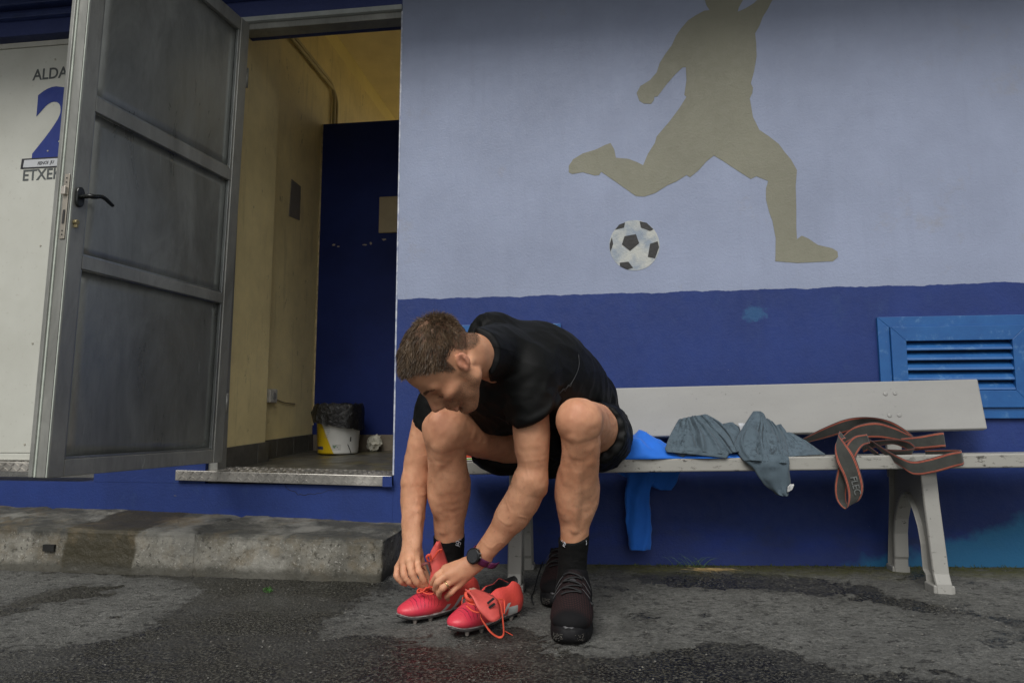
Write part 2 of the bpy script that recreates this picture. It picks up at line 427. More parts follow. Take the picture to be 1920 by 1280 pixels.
h = t.math('ADD', t.math('MULTIPLY', fine, .9), t.math('ADD', t.math('MULTIPLY', agg, .9), t.math('MULTIPLY', t.noise(230, 3, .7), .5))); t.bump(h, 1.0, .009)
ground = mesh_obj('ground', np.stack([GX.ravel(), GY.ravel(), GZ.ravel()], 1), Q, t.m, None, True, origin=(0,0,0), attrs={'wet': wetm.ravel(), 'moss': moss.ravel(), 'damp': damp.ravel()}, recalc=False)
tag(ground, kind='structure')
# loose chips of stone on the asphalt
mb = MB()
for _ in range(330):
    x, y = RNG.uniform(-1.6, 1.7), RNG.uniform(1.35, 2.75); r = RNG.uniform(.0008, .0026)
    if y > 2.40 and x < -.78: continue
    z = float(gz(x))+.001; a = RNG.uniform(0, 6.3); q = [np.array([x+r*RNG.uniform(.7, 1.4)*math.cos(a+k*1.257), y+r*math.sin(a+k*1.257), z]) for k in range(5)]
    mb.prism(q, (0, 0, r*.8))
tag(mb.build('stone_chips', simple('stone_chip', (.20, .195, .175), .8, var=.4, scale=60), origin=(0,0,0)), kind='stuff')

# ---------------------------------------------------------------- kerb blocks
kerb = thing('kerb', None, None, (-1.8, 2.6, 0), kind='structure')
t = NT('kerb_concrete'); x, y, z = t.xyz()
c = t.mix(t.rng(t.noise(9, 6, .7), .3, .7), (.075, .072, .060), (.275, .265, .225))
c = t.mix(t.math('MULTIPLY', t.rng(t.noise(42, 4, .75), .56, .62), .85), c, (.040, .038, .032)); c = t.mix(t.math('MULTIPLY', t.rng(t.noise(24, 5, .75, off=(7, 3, 1)), .5, .66), .5), c, (.09, .08, .055)); c = t.mix(t.math('MULTIPLY', t.rng(t.noise(95, 2, .6), .62, .67), .6), c, (.40, .39, .35))
topd = t.math('MULTIPLY', t.rng(t.math('ADD', z, t.math('MULTIPLY', t.noise(16, 5, .75), .05)), .140, .158), t.rng(t.noise(4.5, 6, .7, (.6, 1, 1)), .30, .50))
c = t.mix(t.math('MULTIPLY', topd, .88), c, (.033, .034, .030))
wx = t.math('ADD', x, t.math('MULTIPLY', t.noise(7, 4, .6), .12))
br = t.math('MULTIPLY', t.rng(wx, -0.224, -0.209), t.rng(wx, 0.097, 0.082))
c = t.mix(t.math('MULTIPLY', t.rng(t.noise(3.2, 5, .65, off=(4, 1, 0)), .50, .62), .45), c, (.33, .325, .29))
c = t.mix(t.math('MULTIPLY', br, .95), c, (.036, .030, .013))
och = t.math('MULTIPLY', t.rng(t.noise(5, 5, .7, off=(1,7,2)), .50, .66), .6)
c = t.mix(och, c, (.15, .112, .058))
c = t.mix(t.math('MULTIPLY', t.rng(t.math('ADD', z, t.math('MULTIPLY', t.noise(14, 4), .05)), .055, .03), .8), c, (.055, .053, .042))
t.set('Base Color', c); t.set('Roughness', t.rng(br, 0, 1, .85, .5)); t.bump(t.math('ADD', t.noise(60, 6, .75), t.math('MULTIPLY', t.noise(14, 3), 1.5)), .8, .006); KERB = t.m
def rough_block(name, c8, n, amp, mat, parent, seed, rnd=.012):
    """a hexahedron with subdivided, worn faces (c8: bottom 4 ccw, top 4)"""
    bm = bmesh.new(); bmesh.ops.create_cube(bm, size=2)
    bmesh.ops.subdivide_edges(bm, edges=bm.edges[:], cuts=n, use_grid_fill=True)
    V = np.array([v.co for v in bm.verts]); c8 = np.asarray(c8, float); u = (V+1)/2
    def tri(u):
        b = c8[0]*((1-u[:,0])*(1-u[:,1]))[:,None]+c8[1]*(u[:,0]*(1-u[:,1]))[:,None]+c8[2]*(u[:,0]*u[:,1])[:,None]+c8[3]*((1-u[:,0])*u[:,1])[:,None]
        tt = c8[4]*((1-u[:,0])*(1-u[:,1]))[:,None]+c8[5]*(u[:,0]*(1-u[:,1]))[:,None]+c8[6]*(u[:,0]*u[:,1])[:,None]+c8[7]*((1-u[:,0])*u[:,1])[:,None]
        return b*(1-u[:,2:])+tt*u[:,2:]
    W = tri(u); ctr = W.mean(0)
    ext = (np.abs(V) > .999).sum(1)
    W += (np.where(ext > 1, rnd, 0)*(.5+.8*np.abs(nz(W, 9, seed))))[:, None]*(np.array([nrm(q) for q in (ctr-W)*np.array([.15, 1, 1])]))
    N = np.where(np.abs(V) > .999, np.sign(V), 0); N /= np.maximum(np.linalg.norm(N, axis=1, keepdims=True), 1)
    W += N*(nz(W, 7, seed, 3)*amp+nz(W, 40, seed+1, 2)*amp*.35)[:, None]
    Fc = [tuple(v.index for v in f.verts) for f in bm.faces]; bm.free()
    return mesh_obj(name, W, Fc, mat, parent, True)
KF = 2.452
def kp(px, y0=KF): return Pw(px, 1000, y0)[0]
ktop = lambda X: .132+.020*(np.clip((-.8-X)/1.9, 0, 1))          # front edge height
kback = lambda X: .146+.045*(np.clip((-.8-X)/1.9, 0, 1))
edges = [kp(713), kp(360), kp(-40), kp(-420)]
for i in range(3):
    x1, x0 = edges[i]-(.0006 if i else 0), edges[i+1]+.0006
    yb = WALL_Y+.05
    c8 = [(x0, KF, -.06), (x1, KF, -.06), (x1+.01, yb, -.06), (x0, yb, -.06), (x0, KF+.012, ktop(x0)), (x1, KF+.012, ktop(x1)), (x1+.012, yb, kback(x1)), (x0, yb, kback(x0))]
    rough_block('kerb_block', c8, 30, .006, KERB, kerb, 3+i, .020)
mb = MB(); q = Pw(88, 1027, KF-.006); mb.box(q[0]-.022, q[0]+.026, KF-.0025, KF+.03, q[2]-.013, q[2]+.012)
mb.build('drain_slot', simple('slot_dark', (.012, .012, .011), .9), kerb)

# ================================================================= building
building = thing('changing_room_building', 'blue and lavender rendered changing room building with a footballer mural and open doorway', 'building', (0, WALL_Y, 0))
XJ = -.872; XH = -1.665; ZS = .338; ZL = 2.395; TH = .20
zsp = (Pw(740, 562)[2]+Pw(1920, 530)[2])/2
FACADE = wall_paint('facade_paint', LAV, BLUE, zsp)
PLINTH = wall_paint('plinth_paint', LAV, BLUE, 5.0)
mb = MB(); mb.box(XJ, 6, WALL_Y, WALL_Y+TH, -.3, 2.62); mb.build('mural_wall', FACADE, building)
mb = MB(); mb.box(-6, XJ-.001, WALL_Y+.001, WALL_Y+TH, -.3, ZS-.045); mb.build('plinth', PLINTH, building)
CR = simple('crack_dark', (.012, .014, .03), .9)
mb = MB(); mb.tube([Pw(x+RNG.normal(0, 1.2), y+RNG.normal(0, 1), WALL_Y+.0012) for x, y in spline([(533, 903), (543, 918), (569, 927), (595, 925), (626, 919), (652, 918)], 26)], np.interp(np.arange(26), [0, 10, 25], [.0012, .0016, .0005]), 5); mb.build('plaster_crack', CR, building)
BAND = wall_paint('band_paint', (.045, .065, .20), None, grime=False)
mb = MB(); mb.box(-6, XJ-.001, WALL_Y+.002, WALL_Y+TH, ZL+.035, 2.62); mb.build('lintel', BAND, building)
mb = MB(); mb.box(-6, XJ-.002, WALL_Y-.03, WALL_Y+.001, 2.505, 2.53); mb.box(-6, XJ-.002, WALL_Y-.05, WALL_Y+.001, 2.56, 2.62); mb.build('moulding', simple('moulding_blue', (.030, .050, .16), .5), building, bevel=.004)
mb = MB(); mb.box(-2.243, XH-.05, WALL_Y+.001, WALL_Y+TH, ZS-.044, ZL+.034); mb.build('pier', PLINTH, building)
SOF = simple('soffit_concrete', (.26, .25, .22), .85, var=.2, scale=3, bump=.3, bscale=60)
OVER = .58
mb = MB(); mb.box(-6, 6, WALL_Y-OVER, WALL_Y+TH+.02, 2.62, 2.82); mb.build('canopy_slab', SOF, building, bevel=.01)
# thin corner bead, chipped white paint
mb = MB(); mb.box(XJ-.004, XJ+.0025, WALL_Y-.002, WALL_Y+.012, ZS, ZL); mb.build('corner_bead', simple('bead_white', (.52, .54, .56), .5, var=.35, scale=25, dark=(.12, .16, .32)), building)
# steel door frame
GALV = None
def galv(name, col, rough=.42, metal=.82):
    t = NT(name); n1 = t.noise(3.4, 6, .68, (1.3, 1.3, .55), dist=.6); n2 = t.noise(40, 4, .7, (1, 1, .25))
    c = t.mix(t.rng(n1, .32, .68), tuple(q*.72 for q in col), tuple(q*1.20 for q in col))
    c = t.mix(t.math('MULTIPLY', t.rng(n2, .5, .72), .35), c, tuple(q*.55 for q in col))
    sp = t.math('MULTIPLY', t.rng(t.vor(60), .03, .07, 1, 0), t.rng(t.noise(9, 2), .5, .6)); c = t.mix(sp, c, tuple(q*.35 for q in col))
    scr = t.math('MULTIPLY', t.rng(t.noise(9, 5, .8, (6, 6, .5), 1.2), .64, .70), .4); c = t.mix(scr, c, tuple(min(1, q*1.9) for q in col))
    t.set('Base Color', c); t.set('Metallic', metal); t.set('Roughness', t.rng(n1, .3, .7, rough-.08, rough+.12)); t.bump(n2, .06, .002)
    return t.m
STEEL = galv('door_steel', (.33, .335, .31), .42, .45); SHEET = galv('door_sheet_steel', (.30, .312, .292), .33, .55)
mb = MB(); mb.box(XH-.05, XJ-.005, WALL_Y+.02, WALL_Y+.09, ZL-.018, ZL+.034); mb.box(XH-.05, XH-.005, WALL_Y+.02, WALL_Y+.09, ZS-.04, ZL-.0185)
fr = mb.build('door_frame', STEEL, building, bevel=.003)
mb = MB(); mb.box(XH-.05, XJ-.005, WALL_Y+.001, WALL_Y+.019, ZL+.012, ZL+.034); mb.build('frame_trim', simple('trim_pale', (.42, .45, .44), .5), building)

# ---- mural (paint on the render)
def mural_px(L): return [(1040+x/2.4607, y/2.4607) for x, y in L]
BODY = [(693,0),(700,25),(715,48),(690,50),(650,72),(615,95),(585,130),(560,165),(540,210),(510,250),(485,290),(470,335),(440,370),(395,398),(378,430),(390,465),(410,478),(445,480),(458,462),(460,448),(475,445),(490,425),(520,385),(560,340),(590,312),(605,310),(608,370),(598,438),(608,447),(600,460),(575,500),(530,560),(470,630),(462,660),(430,710),(408,762),(380,748),(340,733),(283,728),(275,690),(258,660),(235,668),(190,690),(130,708),(85,735),(65,765),(65,795),(80,803),(130,795),(185,810),(205,808),(215,793),(290,845),(375,905),(415,907),(465,890),(520,855),(560,838),(608,808),(625,818),(665,785),(700,745),(735,718),(780,745),(840,785),(905,826),(930,813),(985,835),(975,870),(975,920),(990,980),(1005,1020),(1020,1100),(1018,1205),(1120,1213),(1220,1208),(1285,1205),(1308,1185),(1305,1160),(1280,1145),(1215,1130),(1170,1100),(1140,1087),(1118,1103),(1115,1050),(1115,950),(1112,860),(1118,785),(1090,735),(1060,700),(1035,665),(990,630),(945,600),(915,540),(903,470),(900,455),(912,430),(915,405),(905,385),(920,330),(932,260),(930,200),(925,155),(945,120),(960,80),(985,40),(1005,0),(1015,-60),(1000,-150),(960,-140),(955,-60),(935,0),(920,15),(880,40),(845,55),(850,35),(870,0),(880,-60),(840,-140),(780,-160),(720,-140),(690,-70)]
def decal(name, pxs, Y, mat, parent, th=.001):
    mb = MB(); mb.prism([Pw(x, y, Y) for x, y in pxs], (0, th, 0)); return mb.build(name, mat, parent)
OLIVE = wall_paint('mural_olive', (.228, .226, .172), None, grime=False)
decal('mural_footballer', mural_px(BODY), WALL_Y-.0012, OLIVE, building, .0010)
bc = (1040+368/2.4607, 1132/2.4607); br_ = 116/2.4607
t = NT('mural_ball_white'); t.set('Base Color', t.mix(t.rng(t.noise(14, 4, .6), .42, .62), (.47, .485, .455), (.26, .31, .37))); t.set('Roughness', .6); t.bump(stucco(t), .5, .004)
ball = decal('mural_ball', [(bc[0]+br_*math.cos(a), bc[1]+br_*math.sin(a)) for a in np.linspace(0, 2*math.pi, 40)[:-1]], WALL_Y-.0012, t.m, building, .0010)
BLKP = wall_paint('mural_black', (.035, .035, .035), None, grime=False)
for L in ([(322,1090),(375,1080),(390,1122),(348,1158),(310,1128)], [(278,1060),(298,1036),(325,1026),(320,1050)], [(392,1021),(425,1028),(456,1058),(440,1066),(398,1050)],
          [(440,1125),(475,1113),(482,1140),(463,1192),(430,1185)], [(254,1125),(264,1095),(270,1125),(258,1160),(254,1145)], [(300,1212),(340,1207),(362,1235),(335,1243),(302,1228)]):
    decal('ball_patch', mural_px(L), WALL_Y-.0021, BLKP, ball, .0008)

# ---- the room behind the open door
CREAM = (.88, .76, .38)
def inner_paint(name, up, lo, zs):
    t = NT(name); x, y, z = t.xyz()
    u = t.mix(t.rng(t.noise(2.5, 5), .3, .7), tuple(c*.9 for c in up), tuple(c*1.05 for c in up))
    l = t.mix(t.rng(t.noise(3.5, 6, .7), .3, .7), tuple(c*.82 for c in lo), tuple(c*1.08 for c in lo))
    st = t.math('MULTIPLY', t.rng(t.noise(7, 5, .7, (3, 3, .3)), .55, .7), .5); l = t.mix(st, l, tuple(c*.6 for c in lo))
    sc = t.math('MULTIPLY', t.rng(t.noise(15, 5, .8, (1, 1, .4)), .63, .67), .6); l = t.mix(sc, l, tuple(c*.35 for c in lo))
    k = t.rng(t.math('ADD', z, t.math('MULTIPLY', t.noise(9, 4), .02)), zs+.008, zs+.012)
    t.set('Base Color', t.mix(k, l, u)); t.set('Roughness', .55); t.bump(t.noise(160, 3), .25, .003); return t.m
YP = 3.98; XL = -1.755
ZT = Pw(680, 229, YP)[2]
CEIL_ = (Px_(608, 47, XL)[2]+Px_(700, 152, XL)[2])/2
INW = inner_paint('room_cream', CREAM, (.86, .72, .37), ZT+.6)
ZF = .342
mb = MB(); mb.box(XL-.15, XL, 3.30, 7.2, .2, CEIL_); mb.build('room_side_wall', INW, building)
mb = MB(); mb.box(XL-.15, XL+.055, WALL_Y+.095, 3.30, .2, CEIL_); mb.build('pilaster', INW, building, bevel=.006)
mb = MB(); mb.box(XL-.15, 1.0, 7.2, 7.35, .2, CEIL_); mb.build('room_end_wall', INW, building)
CEIL_ = (Px_(608, 47, XL)[2]+Px_(700, 152, XL)[2])/2
# unseen right side wall; its high opening is added to let daylight in
mb = MB(); mb.box(.85, 1.0, WALL_Y+TH, 7.2, .2, 2.3); mb.box(.85, 1.0, WALL_Y+TH, 7.2, CEIL_-.12, CEIL_); mb.box(.85, 1.0, WALL_Y+TH, 4.6, 2.3, CEIL_-.12); mb.box(.85, 1.0, 6.9, 7.2, 2.3, CEIL_-.12)
mb.build('room_open_side_wall', INW, building)
CEIL = (Px_(608, 47, XL)[2]+Px_(700, 152, XL)[2])/2
mb = MB(); c0_, c1_ = CEIL, CEIL+.15
for bx_ in ((XL-.15, -.85, WALL_Y+TH, 5.6), (-.85, 1.0, WALL_Y+TH, 4.15), (.85, 1.0, 4.15, 5.6), (XL-.15, XL, 5.6, 7.35), (.85, 1.0, 5.6, 7.35), (XL, .85, 7.19, 7.35)): mb.box(*bx_, c0_, c1_)  # rear roof left open out of view, an added skylight to brighten the room
mb.build('room_ceiling', simple('ceiling_cream', (.80, .70, .44), .8, var=.1, scale=4, bump=.3, bscale=90), building)
mb = MB(); mb.box(-6, 1.0, WALL_Y+TH-.01, WALL_Y+TH+.10, 2.63, CEIL+.15); mb.build('upper_wall', CEIL and SOF, building)
# floor: falls slightly towards the door
zfar = Pw(665, 844, YP)[2]
t = NT('room_floor'); c = t.mix(t.rng(t.noise(9, 6, .7, (1, .5, 1)), .35, .7), (.055, .052, .042), (.125, .118, .095))
c = t.mix(t.math('MULTIPLY', t.rng(t.noise(4, 3, off=(2,2,2)), .55, .65), .5), c, (.16, .13, .04))
t.set('Base Color', c); t.set('Roughness', t.rng(t.noise(6, 4), .35, .65, .28, .6)); t.bump(t.noise(120, 3), .3, .002)
mb = MB(); mb.hexa([(XL-.1, WALL_Y+.0, ZS-.1), (1.0, WALL_Y+TH+.001, ZS-.1), (1.0, 7.2, .2), (XL-.1, 7.2, .2), (XL-.1, WALL_Y+.03, ZS), (1.0, WALL_Y+TH+.001, ZS), (1.0, YP, zfar), (XL-.1, YP, zfar)])
# keep the floor inside the room: front edge sits behind the plinth
mb.v = [(min(max(x, XL-.1), .84 if y > 2.9 else .84), y, z) for x, y, z in mb.v]
mb.build('room_floor', t.m, building)
mb = MB(); mb.box(XL-.1, .849, YP+.121, 7.2, .2, .40); mb.build('back_floor', simple('floor_pale', (.62, .57, .44), .6, var=.1, scale=5), building)  # unseen floor, added in a pale tone to bounce daylight
# blue partition wall
NAVY = NT('partition_blue'); t = NAVY
c = t.mix(t.rng(t.noise(3, 5), .3, .7), (.006, .016, .10), (.011, .026, .15))
t.set('Base Color', c); t.set('Roughness', .6); t.set('Specular IOR Level', .25); t.bump(t.noise(140, 3), .25, .003)
xc0 = XL+.001
mb = MB(); mb.box(xc0, .2, YP, YP+.12, .25, ZT); mb.build('partition_wall', NAVY.m, building)
mb = MB(); mb.box(xc0, xc0+.008, YP-.003, YP, zfar+.15, ZT); mb.build('paint_edge', simple('edge_cream', (.55, .45, .25), .6, var=.4, scale=30), building)
def decalY(name, x0, y0, x1, y1, Y, mat, parent, th=.004, bev=.0):
    p, q = Pw(x0, y0, Y), Pw(x1, y1, Y); mb = MB(); mb.box(p[0], q[0], Y-th, Y-.0005, q[2], p[2]); return mb.build(name, mat, parent, bevel=bev)
pl = decalY('cover_plate', 712, 370, 760, 436, YP, simple('plate_beige', (.44, .36, .22), .5, var=.08), building, .012, .006)
CHIP = simple('bare_plaster', (.42, .36, .25), .8)
for x, y, ww, hh in ((626, 459, 7, 3), (634, 462, 5, 2), (684, 459, 8, 2), (695, 456, 4, 5), (720, 449, 8, 3)):
    mb = MB(); q = [Pw(x+ww*.5*math.cos(a)*RNG.uniform(.7, 1.3), y+hh*.6*math.sin(a)*RNG.uniform(.7, 1.3), YP-.0012) for a in np.linspace(0, 6.28, 8)[:-1]]; mb.prism(q, (0, .001, 0)); mb.build('paint_chip', CHIP, building)
# grey notice plate on the side wall
n_ = [Px_(x, y, XL) for x, y in ((546, 336), (563, 350), (561, 413), (541, 405))]
mb = MB(); mb.prism(n_, (.004, 0, 0)); mb.build('wall_plate', simple('plate_grey', (.22, .20, .17), .5, var=.06), building)
# skirting tiles
TILE = simple('skirting_tile', (.085, .082, .070), .45, var=.25, scale=18)
yy = WALL_Y+.098; zf = lambda Y: ZS+(zfar-ZS)*(Y-WALL_Y)/(YP-WALL_Y)
HS = .098
def tile_x(y0, y1, X):
    mb = MB(); mb.hexa([(X, y0, zf(y0)-.01), (X+.012, y0, zf(y0)-.01), (X+.012, y1, zf(y1)-.01), (X, y1, zf(y1)-.01), (X, y0, zf(y0)+HS), (X+.012, y0, zf(y0)+HS), (X+.012, y1, zf(y1)+HS), (X, y1, zf(y1)+HS)])
    mb.build('skirting_tile', TILE, building, bevel=.0015)
tile_x(yy, 3.20, XL+.0555); tile_x(3.203, 3.31, XL+.0555)
y0 = 3.312
while y0 < YP-.02: tile_x(y0, min(y0+.197, YP-.014), XL+.0005); y0 += .20
TILE2 = simple('skirting_tile_brown', (.20, .165, .12), .5, var=.2, scale=18)
x0 = XL+.013
while x0 < -.3:
    mb = MB(); mb.box(x0, x0+.197, YP-.012, YP-.0005, zfar-.01, zfar+HS-.004); mb.build('skirting_tile', TILE2, building, bevel=.0015); x0 += .20
# conduit pipe along the side wall and down behind the partition
CON = simple('conduit_cream', (.50, .42, .22), .4, var=.08)
zc = (Px_(540, 58, XL+.02)[2]+Px_(618, 148, XL+.02)[2])/2
ye = Px_(630, 165, XL+.02)[1]
for dy in (0, .045):
    pts = [(XL+.02, 2.98, zc-dy*.6)]+[(XL+.02, y, zc-dy*.6) for y in np.linspace(3.2, ye-.12+dy, 8)]
    pts += [(XL+.02, ye+dy-.12+.10*math.sin(a), zc-dy*.6-.10*(1-math.cos(a))) for a in np.linspace(.2, math.pi/2, 7)]+[(XL+.02, ye+dy-.02, z) for z in np.linspace(zc-.15, 1.2, 5)]
    if dy == 0: mb = MB()
    mb.tube(pts, .011, 10)
cd = mb.build('conduit_pipe', CON, building, True)
# socket on the pilaster corner
q = Px_(504, 742, XL)
mb = MB(); mb.box(XL, XL+.03, q[1]-.04, q[1]+.04, q[2]-.036, q[2]+.036)
sk = tag(mb.build('wall_socket', simple('socket_white', (.50, .48, .42), .4, var=.05), bevel=.006), 'small pale socket box low on the cream wall inside the doorway', 'socket')
mb = MB(); mb.lathe([(.018, 0), (.018, .004), (.012, .004), (.012, .0045)], (XL+.03, q[1], q[2]), 20, (1, 0, 0)); mb.build('socket_face', simple('socket_grey', (.26, .26, .25), .4), sk)
mb = MB(); mb.tube(spline([(XL+.004, q[1]+.04, q[2]-.01), (XL+.006, q[1]+.16, q[2]-.03), (XL+.006, q[1]+.30, q[2]-.035)], 12), .003, 6); mb.build('cable', simple('cable_tan', (.25, .2, .12), .5), sk)

# ---- chequer-plate thresholds
ALU = galv('tread_aluminium', (.50, .48, .44), .36, .85)
def threshold(name, label, x0, x1, z0a, z0b, y_f):
    """angled plate: a flat on top and a nosing, with raised bars"""
    o = thing(name, label, 'door sill', ((x0+x1)/2, y_f, min(z0a, z0b)-.05), group='chequer plate door sills')
    mb = MB(); hN = .043
    A, B = np.array([x0, y_f, z0a]), np.array([x1, y_f, z0b])
    mb.hexa([A+(0,0,-hN), B+(0,0,-hN), B+(0,.012,-hN), A+(0,.012,-hN), A, B, B+(0,.012,0), A+(0,.012,0)])
    mb.hexa([A+(0,.0125,-.005), B+(0,.0125,-.005), B+(0,.20,.001), A+(0,.20,.001), A+(0,.0125,0), B+(0,.0125,0), B+(0,.20,.006), A+(0,.20,.006)])
    mb.build('plate', ALU, o, bevel=.002)
    br = MB(); L = x1-x0; n = int(L/.021)
    for i in range(n):
        for r in range(2):
            u = (i+.5+.5*r)/n
            if u > .985: continue
            c = A+(B-A)*u+np.array([0, -.0008, -.011-.020*r]); s = 1 if (i+r) % 2 else -1
            a = nrm([.8, 0, .6*s]); p = np.array([a[2], 0, -a[0]])
            br.prism([c+a*.0105, c+p*.0026, c-a*.0105, c-p*.0026], (0, -.0016, 0))
        for r in range(6):
            u = (i+.5+.5*(r % 2))/n
            if u > .985: continue
            c = A+(B-A)*u+np.array([0, .03+.028*r, .0012+.006*(.03+.028*r)/.2]); s = 1 if (i+r) % 2 else -1
            a = nrm([.8, .6*s, 0]); p = np.array([a[1], -a[0], 0])
            br.prism([c+a*.0105, c+p*.0026, c-a*.0105, c-p*.0026], (0, 0, .0016))
    tag(br.build('raised_bars', ALU, o), kind='stuff'); return o
pa, pb = Pw(329, 881, WALL_Y-.02), Pw(733, 892, WALL_Y-.02)
threshold('door_sill', 'dented chequer plate aluminium sill under the open doorway', pa[0], pb[0], pa[2], pb[2], WALL_Y-.02)
mb = MB(); mb.box(pb[0]-.035, pb[0]+.006, WALL_Y-.0235, WALL_Y-.0225, pb[2]-.044, pb[2]-.001)
mb.build('paint_smear', PLINTH, building)
pc = Pw(0, 866, WALL_Y-.02)
threshold('door_sill', 'chequer plate aluminium sill under the white closed door', -3.6, -2.32, pc[2]+.02, pc[2]-.005, WALL_Y-.02)

# ================================================================= white door with lettering
def text_mesh(s, size, mat, parent, name, O, ux, uz, nrm_, bold=0., align='LEFT', sx=1.0):
    cu = bpy.data.curves.new('t', 'FONT'); cu.body = s; cu.size = size; cu.offset = bold; cu.align_x = align; cu.extrude = .0004; cu.resolution_u = 4
    ob = bpy.data.objects.new('t', cu); COL.objects.link(ob); dg = bpy.context.evaluated_depsgraph_get(); me0 = bpy.data.meshes.new_from_object(ob.evaluated_get(dg))
    V = np.array([v.co for v in me0.vertices]); Fc = [tuple(p.vertices) for p in me0.polygons]
    bpy.data.objects.remove(ob); bpy.data.meshes.remove(me0)
    W = np.asarray(O)+V[:,:1]*sx*np.asarray(ux)+V[:,1:2]*np.asarray(uz)+V[:,2:]*np.asarray(nrm_)
    return mesh_obj(name, W, Fc, mat, parent)
wdoor = thing('closed_door', 'white closed changing room door with blue number 2, left of the open door', 'door', (-2.7, WALL_Y, .3))
WY = WALL_Y+.012
wz0, wz1 = Pw(20, 862, WY)[2], Pw(60, 79, WY)[2]
t = NT('white_door_paint'); c = t.mix(t.rng(t.noise(2.5, 5, .6), .3, .7), (.47, .475, .42), (.57, .58, .525)); c = t.mix(t.math('MULTIPLY', t.rng(t.noise(60, 4, .7), .62, .68), .4), c, (.35, .34, .28))
t.set('Base Color', c); t.set('Roughness', .45); t.bump(t.noise(6, 3), .1, .003); WHITE = t.m
mb = MB(); mb.box(-3.5, -2.30, WY, WY+.04, wz0+.032, wz1-.028); mb.build('door_panel', WHITE, wdoor, bevel=.003)
mb = MB(); mb.box(-3.5, -2.30, WY-.004, WY+.036, wz0, wz0+.030); mb.build('kick_strip', WHITE, wdoor, bevel=.003)
mb = MB(); mb.box(-3.5, -2.30, WY-.004, WY+.036, wz1-.026, wz1); mb.box(-2.298, -2.245, WY-.01, WY+.05, wz0, wz1); mb.build('door_frame', simple('frame_white', (.50, .50, .45), .5, var=.1), wdoor, bevel=.003)
mb = MB()
for zz in np.linspace(wz0+.07, wz1-.1, 5):
    q = Pw(46, 838, WY); mb.lathe([(.005, 0), (.004, .003)], (q[0], WY, zz), 10, (0, -1, 0))
mb.build('rivets', simple('rivet', (.40, .38, .32), .5), wdoor)
INK = simple('letter_grey', (.075, .085, .085), .6, var=.1); INKB = simple('letter_blue', (.006, .026, .20), .6, var=.08)
def line_on_door(s, px0, py0, px1, py1, hpx, mat, bold, name, sx=1.0):
    a, b = Pw(px0, py0, WY-.001), Pw(px1, py1, WY-.001); u = nrm(b-a); zt = Pw(px0, py0-hpx, WY-.001)
    text_mesh(s, (zt[2]-a[2])/.70, mat, wdoor, name, a, u, np.array([0, 0, 1.]), np.array([0, -1., 0]), bold, sx=sx)
line_on_door('ALDAGELA', 61, 151, 121, 145, 20, INK, .0012, 'lettering', .92)
line_on_door('2', 60, 292, 121, 288, 122, INKB, .016, 'door_number', 1.0)
line_on_door('ETXEKOA', 41, 339, 104, 335, 20, INK, .0012, 'lettering', .92)
a, b, c_, d_ = [Pw(x, y, WY-.002) for x, y in ((38, 317), (140, 312), (140, 292), (41, 298))]
mb = MB(); mb.prism([a, b, c_, d_], (0, .0015, 0)); mb.build('label_border', simple('tape_black', (.02, .02, .025), .4), wdoor)
a, b, c_, d_ = [Pw(x, y, WY-.003) for x, y in ((43, 314.3), (140, 309.5), (140, 295), (45.5, 300.3))]
mb = MB(); mb.prism([a, b, c_, d_], (0, .0008, 0)); mb.build('paper_label', simple('label_paper', (.52, .54, .56), .5, var=.06), wdoor)
a, b = Pw(70, 309.5, WY-.0036), Pw(104, 306, WY-.0036)
text_mesh('FENOI  JU', .022, simple('pen_ink', (.03, .03, .04), .6), wdoor, 'handwriting', a, nrm(b-a), nrm([.15, 0, 1.]), np.array([0, -1., 0]), .0003, sx=.9)

# ================================================================= open steel door
hb = Pw(415, 866, WALL_Y-.03); ht = Pw(463, 47, WALL_Y-.03)
hx = (hb[0]+ht[0])/2; zb = hb[2]; zt_ = ht[2]
fb = Pz(89, 896, zb)
HB = np.array([hb[0]*.6+hx*.4, hb[1], zb])
ax = nrm([fb[0]-HB[0], fb[1]-HB[1], 0]); W_ = np.linalg.norm(fb[:2]-HB[:2]); dn = np.cross(ax, [0, 0, 1.])
if np.dot(dn, CAM-HB) < 0: dn = -dn
door = thing('open_steel_door', 'galvanised steel door standing open with three sheet panels and a black lever handle', 'door', HB)
LEAN = .017                                                   # the leaf has dropped on its hinges
def dp(u, z, n=0.): return HB+ax*u+np.array([LEAN*z, 0, z])+dn*n
def uv(px, py, n=0.):
    p = Ppl(px, py, HB+dn*n, dn)-HB; p = Ppl(px, py, HB+dn*n+np.array([LEAN*p[2], 0, 0]), dn)-HB-np.array([LEAN*p[2], 0, 0]); return float(np.dot(p, ax)), float(p[2])
DT = .052; HT = zt_-zb
def dbox(mb, u0, u1, z0, z1, n0, n1):
    mb.hexa([dp(u0,z0,n0), dp(u1,z0,n0), dp(u1,z0,n1), dp(u0,z0,n1), dp(u0,z1,n0), dp(u1,z1,n0), dp(u1,z1,n1), dp(u0,z1,n1)])
sw = W_-uv(120, 880)[0]; uh = uv(401, 856)[0]
rz1 = (uv(175, 211)[1], uv(430, 311)[1]); rz2 = (uv(148, 498)[1], uv(415, 552)[1]); r1 = sum(rz1)/2; r2 = sum(rz2)/2; rb = .055
